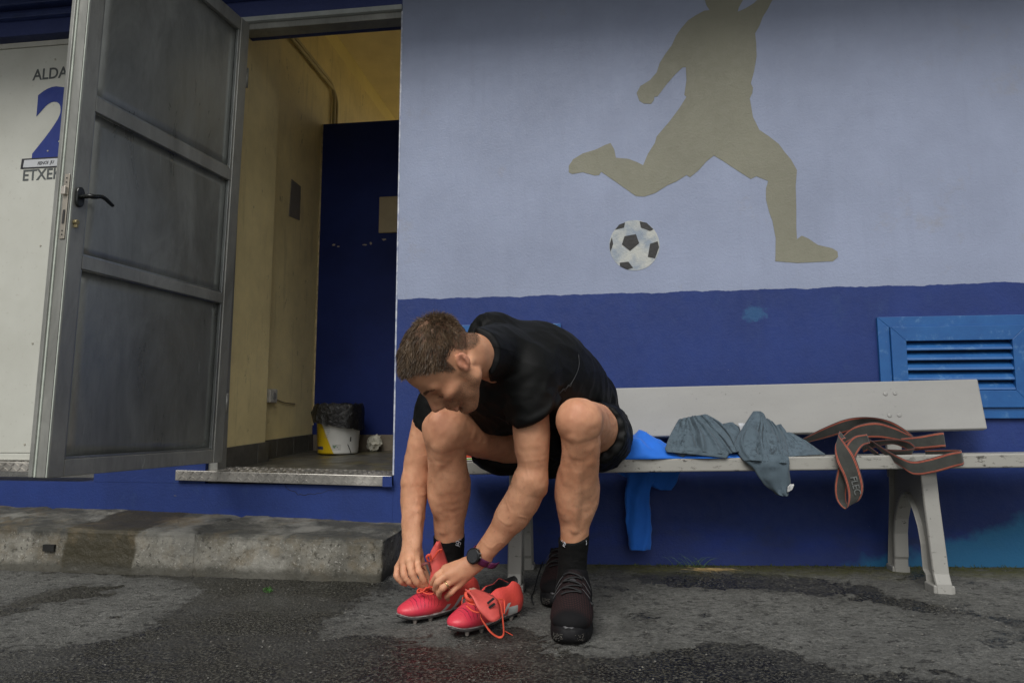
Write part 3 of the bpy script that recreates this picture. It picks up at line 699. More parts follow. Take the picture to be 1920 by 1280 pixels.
for nm, args in (('hinge_stile', (0, uh, 0, HT, -DT, 0)), ('lock_stile', (W_-sw, W_, 0, HT, -DT, 0)), ('bottom_rail', (uh+.001, W_-sw-.001, 0, rb, -DT, -.0015)), ('top_rail', (uh+.001, W_-sw-.001, HT-.06, HT, -DT, -.0015)),
                 ('middle_rail', (uh+.001, W_-sw-.001, r1-.026, r1+.026, -DT, -.0015)), ('middle_rail', (uh+.001, W_-sw-.001, r2-.022, r2+.022, -DT, -.0015))):
    mb = MB(); dbox(mb, *args); mb.build(nm, STEEL, door, bevel=.0025)
for z0, z1 in ((rb, r2-.022), (r2+.022, r1-.026), (r1+.026, HT-.06)):
    mb = MB()                                                  # slightly buckled sheet
    n = 14; G = np.zeros((n, n, 3))
    for i in range(n):
        for j in range(n):
            u, v = i/(n-1), j/(n-1); bul = .006*math.sin(math.pi*u)*math.sin(math.pi*v)*(1+.8*mnoise.noise(Vector((u*2, v*2, z0*5))))
            G[i, j] = dp(uh+.0005+(W_-sw-uh-.001)*u, z0+.001+(z1-z0-.002)*v, -.020+bul)
    mb.sheet(G, .002); mb.build('sheet_panel', SHEET, door, True)
    mb = MB()
    dbox(mb, uh+.0005, uh+.012, z0+.001, z1-.001, -.0185, -.004); dbox(mb, W_-sw-.007, W_-sw-.0005, z0+.001, z1-.001, -.0185, -.006)
    dbox(mb, uh+.0125, W_-sw-.0075, z0+.0005, z0+.008, -.0185, -.006); mb.build('glazing_bead', galv('bead_steel', (.42, .44, .43), .35), door, bevel=.001)
# edge face: channel, gasket lines and lock
mb = MB(); dbox(mb, W_+.0005, W_+.004, .002, HT-.002, -DT, -DT+.006); dbox(mb, W_+.0005, W_+.004, .002, HT-.002, -.004, -.0002); mb.build('edge_lip', simple('edge_pale', (.48, .52, .46), .45, var=.15, scale=30), door)
mb = MB(); dbox(mb, W_+.0002, W_+.0015, .002, HT-.002, -.0095, -.0065); mb.build('edge_slot', simple('slot_black', (.02, .02, .02), .7), door)
mb = MB(); dbox(mb, W_+.0002, W_+.010, .002, HT-.002, -DT-.016, -DT-.0005); mb.build('edge_flange', STEEL, door, bevel=.002)
zl0, zl1 = uv(122, 445)[1], uv(122, 318)[1]; LOCK = simple('lock_plate', (.55, .50, .42), .35, metal=.8, var=.12)
mb = MB(); dbox(mb, W_+.0015, W_+.004, zl0, zl1, -.037, -.017); lk = mb.build('lock_plate', LOCK, door, bevel=.0015)
zm = uv(122, 352)[1]
mb = MB(); dbox(mb, W_+.0041, W_+.016, zm-.014, zm+.014, -.036, -.018); mb.build('latch_bolt', simple('latch_steel', (.72, .66, .58), .3, metal=.7), lk, bevel=.002)
mb = MB(); z0 = uv(122, 412)[1]; dbox(mb, W_+.0041, W_+.006, z0-.006, z0+.04, -.030, -.022)
for zz in (zl0+.014, zl1-.014, zm+.03, z0-.03): mb.lathe([(.0028, 0), (.0028, .001)], dp(W_+.004, zz, -.027), 8, ax)
mb.build('keep_slot', simple('slot_dark2', (.03, .03, .03), .6), lk)
BLK = simple('black_plastic', (.012, .014, .013), .28, var=.2)
hu, hz = uv(147, 370); 
mb = MB(); pr = []
for a in np.linspace(0, 2*math.pi, 28)[:-1]: pr.append(dp(hu+.015*math.cos(a), hz+.022*math.sin(a)+(.012 if math.sin(a) > 0 else -.012), .0005))
mb.prism(pr, dn*.011); hd = mb.build('lever_handle', BLK, door, bevel=.003)
tu, tz = uv(211, 386, .045)
path = spline([dp(hu, hz, .01), dp(hu, hz, .045), dp(hu-.012, hz+.001, .052), dp((hu+tu)/2, (hz+tz)/2+.012, .052), dp(tu, tz, .046)], 22)
mb = MB(); mb.tube(path, np.interp(np.arange(22), [0, 5, 8, 21], [.008, .009, .0105, .0065]), 12, flat=.8); mb.build('lever', BLK, hd, True)
cu, cz = uv(140, 417)
mb = MB(); mb.lathe([(.0085, 0), (.0085, .012), (.007, .014)], dp(cu, cz, 0), 16, dn); dbox(mb, cu-.0035, cu+.0035, cz-.018, cz, .0005, .013); mb.build('lock_cylinder', simple('brass', (.36, .30, .16), .4, metal=.7), door, bevel=.001)
for zz in (.25, HT-.25):
    mb = MB(); mb.tube([dp(-.012, zz-.045, -.01), dp(-.012, zz+.045, -.01)], .009, 12); mb.build('hinge', STEEL, door, True)
# ================================================================= louvre vents
VB = NT('vent_blue'); t = VB
c = t.mix(t.rng(t.noise(6, 6, .7), .35, .7), (.010, .078, .26), (.018, .118, .34)); c = t.mix(t.math('MULTIPLY', t.rng(t.noise(22, 5, .75), .56, .70), .55), c, (.12, .26, .46))
c = t.mix(t.math('MULTIPLY', t.rng(t.vor(50), .025, .05, 1, 0), t.rng(t.noise(8, 2), .52, .6)), c, (.35, .42, .48))
t.set('Base Color', c); t.set('Roughness', .42); t.bump(t.noise(80, 3), .1, .002); VB = VB.m
vx0, vx1 = Pw(1647, 690)[0], Pw(1948, 690)[0]; vz1, vz0 = (Pw(1645, 597)[2]+Pw(1920, 589)[2])/2, Pw(1856, 784)[2]
ox0, ox1 = Pw(1697, 690)[0], Pw(1895, 690)[0]; oz1, oz0 = (Pw(1695, 641)[2]+Pw(1892, 637)[2])/2, Pw(1900, 732)[2]
def vent(xoff, zoff, label, grp):
    o = thing('louvre_vent', label, 'vent', ((vx0+vx1)/2+xoff, WALL_Y, vz0+zoff), grp)
    X = lambda x: x+xoff; Z = lambda z: z+zoff
    def frame(y0, y1, a0, a1, b0, b1, c0, c1, d0, d1, nm):
        # mitred frame: outer a0..a1 x c0..c1, inner b0..b1 x d0..d1
        o_ = [(a0, c0), (a1, c0), (a1, c1), (a0, c1)]; i_ = [(b0, d0), (b1, d0), (b1, d1), (b0, d1)]; e = .0006
        for k in range(4):
            p, q, r, s = o_[k], o_[(k+1) % 4], i_[(k+1) % 4], i_[k]
            mb = MB(); mb.prism([(X(u), y0, Z(v)) for u, v in (p, q, r, s)], (0, y1-y0, 0)); ob = mb.build(nm, VB, o, bevel=.0015)
    mx0, mx1, mz0, mz1 = vx0+.042, vx1-.042, vz0+.040, vz1-.040
    frame(WALL_Y-.016, WALL_Y-.0005, vx0, vx1, mx0, mx1, vz0, vz1, mz0, mz1, 'outer_frame')
    frame(WALL_Y-.026, WALL_Y-.0005, mx0+.0005, mx1-.0005, ox0, ox1, mz0+.0005, mz1-.0005, oz0, oz1, 'inner_frame')
    n = 5; hh = (oz1-oz0)/n
    for i in range(n):
        z = oz0+hh*i
        mb = MB(); mb.prism([(X(ox0)+.0005, y, Z(zz)) for y, zz in ((WALL_Y-.024, z+.004), (WALL_Y-.0225, z+.001), (WALL_Y-.001, z+hh*.78), (WALL_Y-.001, z+hh*.78+.004), (WALL_Y-.0215, z+.011))], (ox1-ox0-.001, 0, 0)); mb.build('slat', VB, o)
    mb = MB(); mb.box(X(ox0), X(ox1), WALL_Y-.0009, WALL_Y-.0004, Z(oz0), Z(oz1)); mb.build('dark_backing', simple('vent_dark', (.01, .02, .05), .9), o)
    return o
G_ = 'blue louvre vents in the wall behind the bench'
vent(0, 0, 'bright blue louvred vent on the wall above the right end of the bench', G_)
q = Pw(1052, 607); vent(q[0]-vx1, q[2]-vz1, 'blue louvred vent on the wall hidden behind the bending man', G_)

# ================================================================= bench
def bmat(name, col, chips=.5):
    t = NT(name); c = t.mix(t.rng(t.noise(4, 6, .65, (.5, 1, 1)), .32, .7), tuple(q*.90 for q in col), tuple(q*1.06 for q in col))
    c = t.mix(t.math('MULTIPLY', t.rng(t.noise(120, 2, .6), .60, .70), .14), c, tuple(q*.6 for q in col))
    ch = t.math('MULTIPLY', t.rng(t.noise(62, 4, .75, (.45, 1, 1.3)), .66-.09*chips, .675-.09*chips), t.rng(t.noise(7, 3, .6), .38, .62))
    c = t.mix(t.math('MULTIPLY', ch, .92), c, (.030, .026, .022))
    rst = t.rng(t.noise(13, 4, .7, (.5, 1, 1), off=(4, 1, 3)), .745, .76); c = t.mix(rst, c, (.25, .07, .03))
    t.set('Base Color', c); t.set('Roughness', .48); t.bump(t.noise(50, 4, .6, (.3, 1, 1)), .12, .002); return t.m
SEATM = bmat('bench_paint_worn', (.33, .325, .295), .85); BACKM = bmat('bench_paint', (.305, .305, .292), -.25); LEGM = bmat('bench_leg_paint', (.30, .297, .275), .25)
bench = thing('bench', 'long pale grey painted bench with cast arched legs against the blue wall', 'bench', (.4, 2.55, .0))
SYF = 2.425
s0, s1 = Pw(900, 864.5, SYF), Pw(1900, 849.5, SYF); slope = (s1[2]-s0[2])/(s1[0]-s0[0]); zs_ = lambda X: s0[2]+slope*(X-s0[0])
STH = (Pw(1300, 886, SYF)[2]-Pw(1300, 860.5, SYF)[2])*-1
XA, XB = Pw(832, 875, SYF)[0], 1.62
def plank(name, x0, x1, pf, mat, n=2, bev=.005):
    mb = MB(); a = pf(x0); b = pf(x1); mb.hexa([a[0], b[0], b[1], a[1], a[3], b[3], b[2], a[2]]); return mb.build(name, mat, bench, bevel=bev, seg=3)
plank('seat', XA, XB, lambda X: [np.array([X, SYF, zs_(X)-STH]), np.array([X, SYF+.30, zs_(X)-STH-.012]), np.array([X, SYF+.30, zs_(X)-.012]), np.array([X, SYF, zs_(X)])], SEATM)
def seat_top(X, Y): return zs_(X)-.012*(Y-SYF)/.30
# backrest, leaning back
YB0, YB1 = 2.672, 2.712
bb0, bb1 = Pw(1160, 820, YB0), Pw(1852, 803.5, YB0); tb0, tb1 = Pw(1155, 727, YB1), Pw(1834, 710, YB1)
sb = (bb1[2]-bb0[2])/(bb1[0]-bb0[0]); st_ = (tb1[2]-tb0[2])/(tb1[0]-tb0[0])
XBR = bb1[0]
mb = MB(); x0 = -.40
lo0, lo1 = np.array([x0, YB0, bb0[2]+sb*(x0-bb0[0])]), np.array([XBR, YB0, bb1[2]]); hi0, hi1 = np.array([x0, YB1, tb0[2]+st_*(x0-tb0[0])]), np.array([XBR, YB1, tb1[2]])
bn = nrm(np.cross(hi1-lo1, lo0-lo1)); bn = bn if bn[1] > 0 else -bn
off = bn*.032
mb.hexa([lo0, lo1, lo1+off, lo0+off, hi0, hi1, hi1+off, hi0+off]); mb.build('backrest', BACKM, bench, bevel=.005, seg=3)
def bp(px, py): return Ppl(px, py, lo1, bn)
for x, y in ((1660, 738), (1678, 737), (1668, 778.5), (1686, 778)):
    mb = MB(); mb.lathe([(.0080, .0), (.0078, .0012), (.0060, .0022), (.0025, .0026)], bp(x, y), 16, -bn); mb.build('bolt_head', BACKM, bench, True)
# cast legs: arched A-frames of plate with a flange round the edge
def leg(xc, yf, yb, top, wid=.052):
    """profile in the YZ plane"""
    zt = top-STH-.001; zg0, zg1 = float(gz(xc))-.004, float(gz(xc))-.004
    wf = .060; ytf, ytb = yf+.045, yb-.055
    outer = [(yf-.012, zg0), (yf-.008, zg0+.03), (yf+.006, zg0+.06), (ytf-.006, zt-.10), (ytf, zt), (ytb, zt), (ytb+.004, zt-.10), (yb-.004, zg1+.06), (yb+.006, zg1)]
    ym = (yf+yb)/2+.008; inner = [(yb-.044, zg1), (yb-.048, zg1+.05)]
    for a in np.linspace(0, math.pi, 13): inner.append((ym+(.5*(yb-yf)-.062)*math.cos(a)*(.62+.38*(1-math.sin(a)**3)), zg0+.06+(zt-zg0-.15)*math.sin(a)**.8))
    inner += [(yf+.052, zg0+.05), (yf+.046, zg0)]
    mb = MB(); m = wid*.5
    poly = outer+inner
    mb.prism([(xc-.009, y, z) for y, z in poly], (.018, 0, 0))
    w1 = MB()
    for L, sgn in ((outer, 1), (inner, -1)):
        L = np.array(L); V = []; 
        for i, p in enumerate(L):
            tg = nrm(np.append(L[min(i+1, len(L)-1)]-L[max(i-1, 0)], 0))[:2]; nn = np.array([tg[1], -tg[0]])
            th = .009
            for dx, s in ((-m, 0), (m, 0), (m, 1), (-m, 1)):
                q = p-nn*th*s; V.append((xc+dx*(.86 if s else 1), q[0], q[1]))
        n = len(L); w1.add(V, [(i*4+k, i*4+(k+1) % 4, i*4+4+(k+1) % 4, i*4+4+k) for i in range(n-1) for k in range(4)]+[(0,1,2,3), tuple((n-1)*4+k for k in (3,2,1,0))])
    root = mb.build('leg', LEGM, bench, bevel=.002)
    w1.build('flange', LEGM, root, bevel=.003)
    mb = MB(); mb.box(xc-m-.006, xc+m+.006, yf-.016, yf+.052, zg0-.002, zg0+.028); mb.build('foot', LEGM, root, bevel=.004); mb = MB(); mb.box(xc-m-.004, xc+m+.004, yb-.050, yb+.010, zg0-.002, zg0+.022); mb.build('foot', LEGM, root, bevel=.004)
    mb = MB(); mb.box(xc-.025, xc+.025, ytb-.002, ytb+.02, zt-.05, top+.06); mb.build('back_bracket', LEGM, root, bevel=.003)
lf, rf = Pg(964, 1110), Pg(1771, 1112)
leg(lf[0], lf[1]+.012, 2.745, zs_(lf[0])); leg(rf[0], rf[1]+.012, 2.765, zs_(rf[0]))

# ================================================================= cloth helpers
def cloth(name, label, cat, g, mat, fold=.004, fs=(30, 30, 30), seed=0, fine=.0, parent=None, smooth=2, ridge=True, attrs=None, stretch_dir=None, zmin=None):
    V, Q = g.mesh(smooth); N = vnormals(V, Q)
    if ridge:
        r = 1-2*np.abs(nz(V, fs, seed, 2)); V = V+N*(r*fold)[:, None]
    else: V = V+N*(nz(V, fs, seed, 3)*fold)[:, None]
    if fine: V = V+N*(nz(V, 160, seed+4, 2)*fine)[:, None]
    if zmin is not None: V = zmin(V)
    o = mesh_obj(name, V, Q, mat, parent, True, attrs=attrs, recalc=False)
    if label: tag(o, label, cat)
    return o
def fabric(name, col, rough=.85, var=.2, sheen=.2, weave=900, damp=None, bump=.15):
    t = NT(name); c = t.mix(t.rng(t.noise(9, 5, .6), .3, .7), tuple(q*(1-var) for q in col), tuple(q*(1+var) for q in col))
    if damp: c = t.mix(t.math('MULTIPLY', t.rng(t.noise(60, 6, .8), .48, .62), t.rng(t.noise(9, 4), .38, .6)), c, damp)
    t.set('Base Color', c); t.set('Roughness', rough); t.set('Sheen Weight', sheen); t.set('Specular IOR Level', .25)
    t.bump(t.math('ADD', t.noise(weave, 2, .5), t.math('MULTIPLY', t.noise(70, 4, .6), 1.2)), bump, .0015); return t.m
def pr(px, d): return px*d/F
def J(px, py, d, rpx): return (P(px, py, d), rpx*d/F)
def on_seat(V, lift=.002):
    V = V.copy(); inside = (V[:,1] > SYF-.002) & (V[:,1] < SYF+.302) ; zt = zs_(V[:,0])-.012*(V[:,1]-SYF)/.30
    m = inside & (V[:,2] < zt+lift) & (V[:,2] > zt-.03); V[m, 2] = (zt+lift)[m]; return V

# ---- blue jersey, partly sat upon, one sleeve hanging behind the seat
BLUEF = fabric('blue_jersey_fabric', (.016, .150, .64), .7, .12)
def sp(px, py, Y): return Pw(px, py, Y)
nu, nv = 90, 44; G = np.zeros((nu, nv, 3))
hx_ = [Pw(x, 850, 2.52)[0] for x in (1105, 1135, 1165, 1200, 1222, 1250, 1290, 1345, 1400)]
for a in range(nu):
    X = hx_[0]+(hx_[-1]-hx_[0])*a/(nu-1); h = np.interp(X, hx_, [.026, .028, .044, .096, .074, .044, .030, .020, .006])
    for b in range(nv):
        v = b/(nv-1); Y = SYF-.004+.245*v+.006*math.sin(X*31); sh = (1-math.exp(-v*7))*(1-.55*v**3)
        f = 1-2*abs(mnoise.noise(Vector((X*11+Y*6, Y*9, 2.)))); f2 = 1-2*abs(mnoise.noise(Vector((X*24-Y*9, Y*16, 5.))))
        z = seat_top(X, max(Y, SYF))+.0035+h*sh*(.72+.42*f)+.0050*f2*min(1, v*5)
        if v < .03: z -= .004
        G[a, b] = (X, Y, z)
mb = MB(); mb.sheet(G, .0025); shirt_b = tag(mb.build('blue_jersey', BLUEF, None, True), 'bright blue jersey spread on the bench with a sleeve dangling behind it', 'jersey')
# hanging sleeve and hem (behind the seat)
def hang(name, rows, mat, parent, th=.012, fold=.0065, seed=0, Y=2.74):
    """a flattened tube of cloth: rows of (left px, right px, py, Y)"""
    rows = np.array(rows, float); n = 40; R = spline(rows, n); m = 22; V = []
    for i, (l, r, y, Yd) in enumerate(R):
        a, b = Pw(l, y, Yd), Pw(r, y, Yd); c = (a+b)/2; h = (b[0]-a[0])/2
        for k in range(m):
            th_ = 2*math.pi*k/m; V.append(c+np.array([h*math.cos(th_), th*math.sin(th_)*(1+.5*math.sin(5*th_+i*.2)), (a[2]-b[2])*-.5*math.cos(th_)]))
    V = np.array(V); Fc = [(i*m+k, i*m+(k+1) % m, (i+1)*m+(k+1) % m, (i+1)*m+k) for i in range(n-1) for k in range(m)]+[tuple(range(m)), tuple((n-1)*m+k for k in range(m))]
    ctr = np.repeat(V.reshape(n, m, 3).mean(1), m, 0); d = V-ctr; d /= np.linalg.norm(d, axis=1, keepdims=True)+1e-9
    V = V+d*(fold*(1-2*np.abs(nz(V, (26, 26, 9), seed))))[:, None]
    return mesh_obj(name, V, Fc, mat, parent, True)
hang('hanging_sleeve', [(1170, 1228, 872, 2.735), (1176, 1226, 895, 2.745), (1174, 1216, 930, 2.745), (1175, 1220, 975, 2.745), (1180, 1219, 1010, 2.74), (1182, 1217, 1030, 2.74)], BLUEF, shirt_b, .014, seed=2)
hang('hanging_hem', [(1150, 1285, 868, 2.742), (1160, 1272, 888, 2.752), (1200, 1268, 902, 2.756), (1238, 1258, 918, 2.756)], BLUEF, shirt_b, .008, seed=5)

# ---- grey track jacket
GREYF = fabric('grey_jacket_fabric', (.082, .116, .142), .75, .14, .1, damp=(.034, .048, .060))
g = Grid((.22, 2.28, .28), (.95, 2.78, .74), .0034); segs = []
for L, k in (([(1258, 838, 2.45, .010), (1272, 815, 2.47, .030), (1300, 808, 2.51, .040), (1340, 818, 2.51, .038), (1372, 838, 2.48, .028)], .02),
             ([(1292, 792, 2.53, .014), (1325, 787, 2.53, .018), (1350, 808, 2.505, .022), (1380, 838, 2.46, .018)], .006),
             ([(1252, 834, 2.445, .010), (1285, 848, 2.428, .011), (1328, 854, 2.424, .010), (1365, 850, 2.43, .010)], .006),
             ([(1352, 804, 2.545, .016), (1371, 799, 2.545, .018), (1394, 822, 2.53, .018)], .006),
             ([(1414, 782, 2.55, .016), (1408, 812, 2.49, .032), (1404, 838, 2.445, .034), (1412, 852, 2.43, .024)], .008),
             ([(1425, 788, 2.55, .018), (1440, 820, 2.50, .030), (1448, 856, 2.43, .022)], .008),
             ([(1450, 802, 2.57, .010), (1463, 798, 2.58, .012), (1470, 830, 2.53, .018)], .006),
             ([(1466, 834, 2.535, .024), (1500, 842, 2.51, .020), (1540, 851, 2.48, .008)], .014),
             ([(1475, 856, 2.45, .009), (1512, 857, 2.445, .007), (1541, 852, 2.47, .006)], .006)):
    C_ = [(sp(x, y+3, Y+.01), r*.72) for x, y, Y, r in L]; g.chain(C_, k); segs += [(a[0], b[0]) for a, b in zip(C_[:-1], C_[1:])]
V, Q = g.mesh(2); N = vnormals(V, Q)
best = np.full(len(V), 9.); T_ = np.zeros_like(V); O_ = np.zeros_like(V)
for a, b in segs:
    d = b-a; u = np.clip(((V-a)@d)/(d@d), 0, 1); r = np.linalg.norm(V-a-u[:, None]*d, axis=1); m = r < best; best[m] = r[m]; T_[m] = nrm(d); O_[m] = a
al = ((V-O_)*T_).sum(1)[:, None]*T_
q_ = V-al*.86
f1 = np.abs(nz(q_, 19, 3, 1)); f2 = np.abs(nz(V*.5+q_*.5, (24, 20, 30), 9, 1)); f3 = np.array([mnoise.voronoi(Vector(x*15))[0][1]-mnoise.voronoi(Vector(x*15))[0][0] for x in q_*.6+V*.4])
V = V+N*(.009-.032*np.clip(f1, 0, .45)+.003-.010*np.clip(f2, 0, .4)+.004*np.clip(f3, 0, .5))[:, None]
V = on_seat(V, .0025)
for _ in range(2):
    S_ = np.zeros_like(V); n_ = np.zeros(len(V))
    for c_ in range(4):
        a_, b_ = Q[:, c_], Q[:, (c_+1) % 4]
        for x_ in range(3): S_[:, x_] += np.bincount(a_, V[b_, x_], len(V))+np.bincount(b_, V[a_, x_], len(V))
        n_ += np.bincount(a_, minlength=len(V))+np.bincount(b_, minlength=len(V))
    V = V*.6+.4*S_/n_[:, None]
jk = tag(mesh_obj('grey_jacket', V, Q, GREYF, None, True, recalc=False), 'crumpled grey track jacket on the bench with one zipped sleeve over the edge', 'jacket')
def panel(name, A, Bc, bulge, amp, nf, seed, th=.0026, n=46, m=52, slant=0., tuck=.0):
    """thin cloth between two edge curves of (px, py, Y), with sharp folds running from one end to the other"""
    A, Bc = spline(A, n), spline(Bc, n); rg = np.random.default_rng(seed); cs = np.sort(rg.uniform(.06, .94, nf)); wv = rg.uniform(.035, .09, nf); sg_ = rg.choice([1, 1, -.8], nf); dr = rg.uniform(-.16, .16, nf); ph = rg.uniform(0, 1, nf); G = np.zeros((n, m, 3))
    for i in range(n):
        u = i/(n-1); a, b = Pw(*A[i]), Pw(*Bc[i])
        for j in range(m):
            v = j/(m-1); q = a+(b-a)*v; edge = min(1, 6*v, 6*(1-v)); d = bulge*math.sin(math.pi*v)**.7
            for c, w_, s_2, r_, p_ in zip(cs, wv, sg_, dr, ph):
                x = abs(v-c-r_*(u-.5)-slant*(u-.5))/(w_*(.6+u)); d += 1.45*amp*s_2*max(0, 1-x)**1.5*(.35+.65*math.sin(math.pi*min(1, max(0, u*.9+p_*.25)))**.8)*edge
            d += .0022*mnoise.noise(Vector(q*38))+.004*mnoise.noise(Vector(q*13))
            G[i, j] = q+np.array([0, -d+tuck*(1-edge), d*.25])
    mb = MB(); mb.sheet(G, th); return mb.build(name, GREYF, jk, True)
panel('hem_panel', [(1273, 786, 2.50), (1262, 805, 2.47), (1252, 826, 2.44), (1247, 842, 2.428)], [(1318, 778, 2.52), (1345, 806, 2.50), (1362, 832, 2.46), (1366, 853, 2.425)], .012, .012, 7, 3, slant=.10)
panel('hem_band', [(1249, 836, 2.432), (1247, 841, 2.426), (1250, 847, 2.420)], [(1364, 846, 2.424), (1366, 852, 2.418), (1362, 859, 2.416)], .006, .002, 4, 5, n=10)
panel('rolled_sleeve', [(1309, 781, 2.52), (1318, 800, 2.50), (1345, 828, 2.47), (1366, 852, 2.43)], [(1326, 778, 2.54), (1352, 793, 2.53), (1372, 815, 2.49), (1386, 848, 2.44)], .020, .008, 5, 8, slant=-.05)
panel('collar_fold', [(1348, 798, 2.54), (1350, 812, 2.53), (1362, 830, 2.50)], [(1374, 792, 2.55), (1391, 808, 2.54), (1388, 838, 2.48)], .018, .006, 4, 12)
panel('front_panel', [(1412, 772, 2.57), (1397, 795, 2.53), (1380, 826, 2.47), (1382, 846, 2.44), (1395, 864, 2.405)], [(1432, 776, 2.57), (1442, 798, 2.54), (1444, 826, 2.48), (1446, 850, 2.43), (1448, 868, 2.403)], .020, .009, 6, 21, slant=.12)
panel('front_panel', [(1430, 782, 2.58), (1436, 800, 2.55), (1440, 826, 2.50), (1442, 850, 2.44), (1446, 868, 2.404)], [(1452, 796, 2.58), (1466, 810, 2.56), (1474, 832, 2.50), (1478, 852, 2.44), (1480, 870, 2.404)], .014, .007, 4, 26)
panel('back_fold', [(1448, 800, 2.59), (1455, 815, 2.57), (1464, 832, 2.54)], [(1464, 795, 2.60), (1474, 812, 2.58), (1478, 834, 2.54)], .010, .004, 3, 31)
panel('tail_panel', [(1464, 812, 2.57), (1470, 832, 2.52), (1478, 856, 2.44)], [(1484, 812, 2.58), (1522, 834, 2.53), (1547, 853, 2.46)], .016, .006, 5, 35)
sl_ = hang('sleeve', [(1399, 1476, 852, 2.420), (1399, 1477, 862, 2.406), (1404, 1477.5, 870, 2.402), (1418, 1478, 884, 2.402), (1433, 1479, 906, 2.405), (1450, 1478, 922, 2.405), (1464, 1477, 929, 2.405)], GREYF, jk, .013, .0065, 4)
zp = [Pw(x, y, 2.392) for x, y in ((1477, 912), (1483, 909), (1481, 921), (1476, 922))]
ZIP = simple('zip_metal', (.62, .63, .63), .3, metal=.6, var=.1)
mb = MB(); mb.prism(zp, (0, .004, 0)); mb.prism([Pw(x, y, 2.390) for x, y in ((1479.5, 909), (1483.5, 907), (1489, 909.5), (1486, 917), (1482, 920))], (0, .002, 0)); zz = mb.build('zip_pull', ZIP, jk, bevel=.0006)
mb = MB(); mb.tube([Pw(x, y, 2.391) for x, y in ((1483, 912), (1487.5, 907.5), (1488.5, 908.5), (1484.5, 914), (1483, 912))], .0012, 6); mb.build('zip_tag', ZIP, zz)
mb = MB(); mb.prism([Pw(x, y, 2.455) for x, y in ((1529, 849), (1532, 847), (1531.5, 853), (1529.5, 853))], (0, .002, 0)); mb.build('reflective_tab', simple('tab_white', (.7, .7, .7), .5), jk)
# white lining peeping out
mb = MB(); G0 = np.array([[Pw(1384+8*i+2*j, 793+6*j, 2.53+.01*i) for j in range(4)] for i in range(3)]); mb.sheet(G0, .002); mb.build('lining', fabric('lining_white', (.50, .52, .55)), jk, True)

# ---- folded red, white and green garment behind the knee
fg = thing('folded_garment', 'folded red, white and green garment on the bench behind the bent knee', 'garment', sp(895, 862, 2.5))
for i, (nm, col, z0, z1, s) in enumerate((('white_hem', (.62, .62, .58), 0, .003, 0), ('green_layer', (.22, .42, .05), .0032, .0075, .002), ('white_layer', (.62, .62, .58), .0078, .0100, .004), ('red_layer', (.70, .09, .04), .0103, .022, .006), ('red_fold', (.66, .10, .05), .0224, .034, .012))):
    xa, xb = Pw(842, 860, 2.45)[0]+.01*i, Pw(968-12*i, 860, 2.45)[0]; n = 16; G = np.zeros((n, 10, 3))
    for a in range(n):
        for b in range(10):
            X = xa+(xb-xa)*a/(n-1); Y = 2.45+s+.18*b/9; end = min(1, (n-1-a)/5.)
            G[a, b] = (X, Y, seat_top(X, Y)+(z0+z1)/2*end+.002+.0015*mnoise.noise(Vector((X*20, Y*20, i))))
    mb = MB(); mb.sheet(G, max(.003, (z1-z0))); mb.build(nm, fabric(nm, col), fg, True)

# ---- elastic strap
t = NT('strap_webbing'); ac = t.attr('across'); al = t.attr('along')
e = t.math('ABSOLUTE', ac)
col = t.mix(t.rng(t.noise(30, 4), .3, .7), (.022, .023, .020), (.045, .047, .040))
rib = t.math('MULTIPLY', t.math('ADD', t.math('SINE', t.math('MULTIPLY', ac, 46.)), 1.), .5); col = t.mix(t.math('MULTIPLY', rib, .35), col, (.025, .027, .024))
def band(lo_, hi_): return t.math('MULTIPLY', t.rng(e, lo_-.015, lo_+.015), t.rng(e, hi_-.015, hi_+.015, 1, 0))
dull = t.rng(t.noise(40, 4, .7), .3, .7); col = t.mix(band(.70, .77), col, t.mix(dull, (.30, .055, .03), (.50, .12, .06))); col = t.mix(band(.77, .82), col, (.07, .015, .014)); col = t.mix(band(.82, .89), col, t.mix(dull, (.32, .06, .035), (.52, .13, .07))); col = t.mix(t.rng(e, .89, .93), col, (.05, .022, .02))
t.set('Base Color', col); t.set('Roughness', .8); t.set('Sheen Weight', .2); t.bump(t.math('ADD', t.math('SINE', t.math('MULTIPLY', ac, 60.)), t.math('SINE', t.math('MULTIPLY', al, 2400.))), .25, .0008); STRAP = t.m
strap = thing('elastic_strap', 'dark grey elastic training band with orange edge stripes looped over the bench', 'elastic band', sp(1640, 860, 2.5))
def ribbon(name, L, parent=strap, th=.0022, n=None):
    """L: (px, py, Y, half-width vector in px x, px y, metres in Y)"""
    L = np.array(L, float); n = n or len(L)*9; R = spline(L, n); m = 9; T = []; A = []; S = []
    cen = np.array([Pw(x, y, Y) for x, y, Y, *_ in R]); sl = np.concatenate([[0], np.cumsum(np.linalg.norm(np.diff(cen, axis=0), axis=1))])
    G = np.zeros((n, m, 3))
    for i, (x, y, Y, wx, wy, wY) in enumerate(R):
        p, q = Pw(x-wx, y-wy, Y-wY), Pw(x+wx, y+wy, Y+wY)
        for j in range(m): G[i, j] = p+(q-p)*j/(m-1)
    mb = MB(); mb.sheet(G, th); ac = np.tile(np.linspace(-1, 1, m), n*2); al = np.tile(np.repeat(sl, m), 2)
    return mesh_obj(name, np.array(mb.v), mb.f, STRAP, parent, True, attrs={'across': ac, 'along': al})
ribbon('band_loop', [(1508, 826, 2.60, 2, 4, .02), (1545, 812, 2.60, 3, 9, .015), (1590, 797, 2.59, 2, 12, .01), (1632, 789, 2.58, 0, 7, .02), (1668, 800, 2.58, -3, 10, .012), (1700, 818, 2.57, -4, 8, .01), (1715, 830, 2.56, -3, 5, .01)])
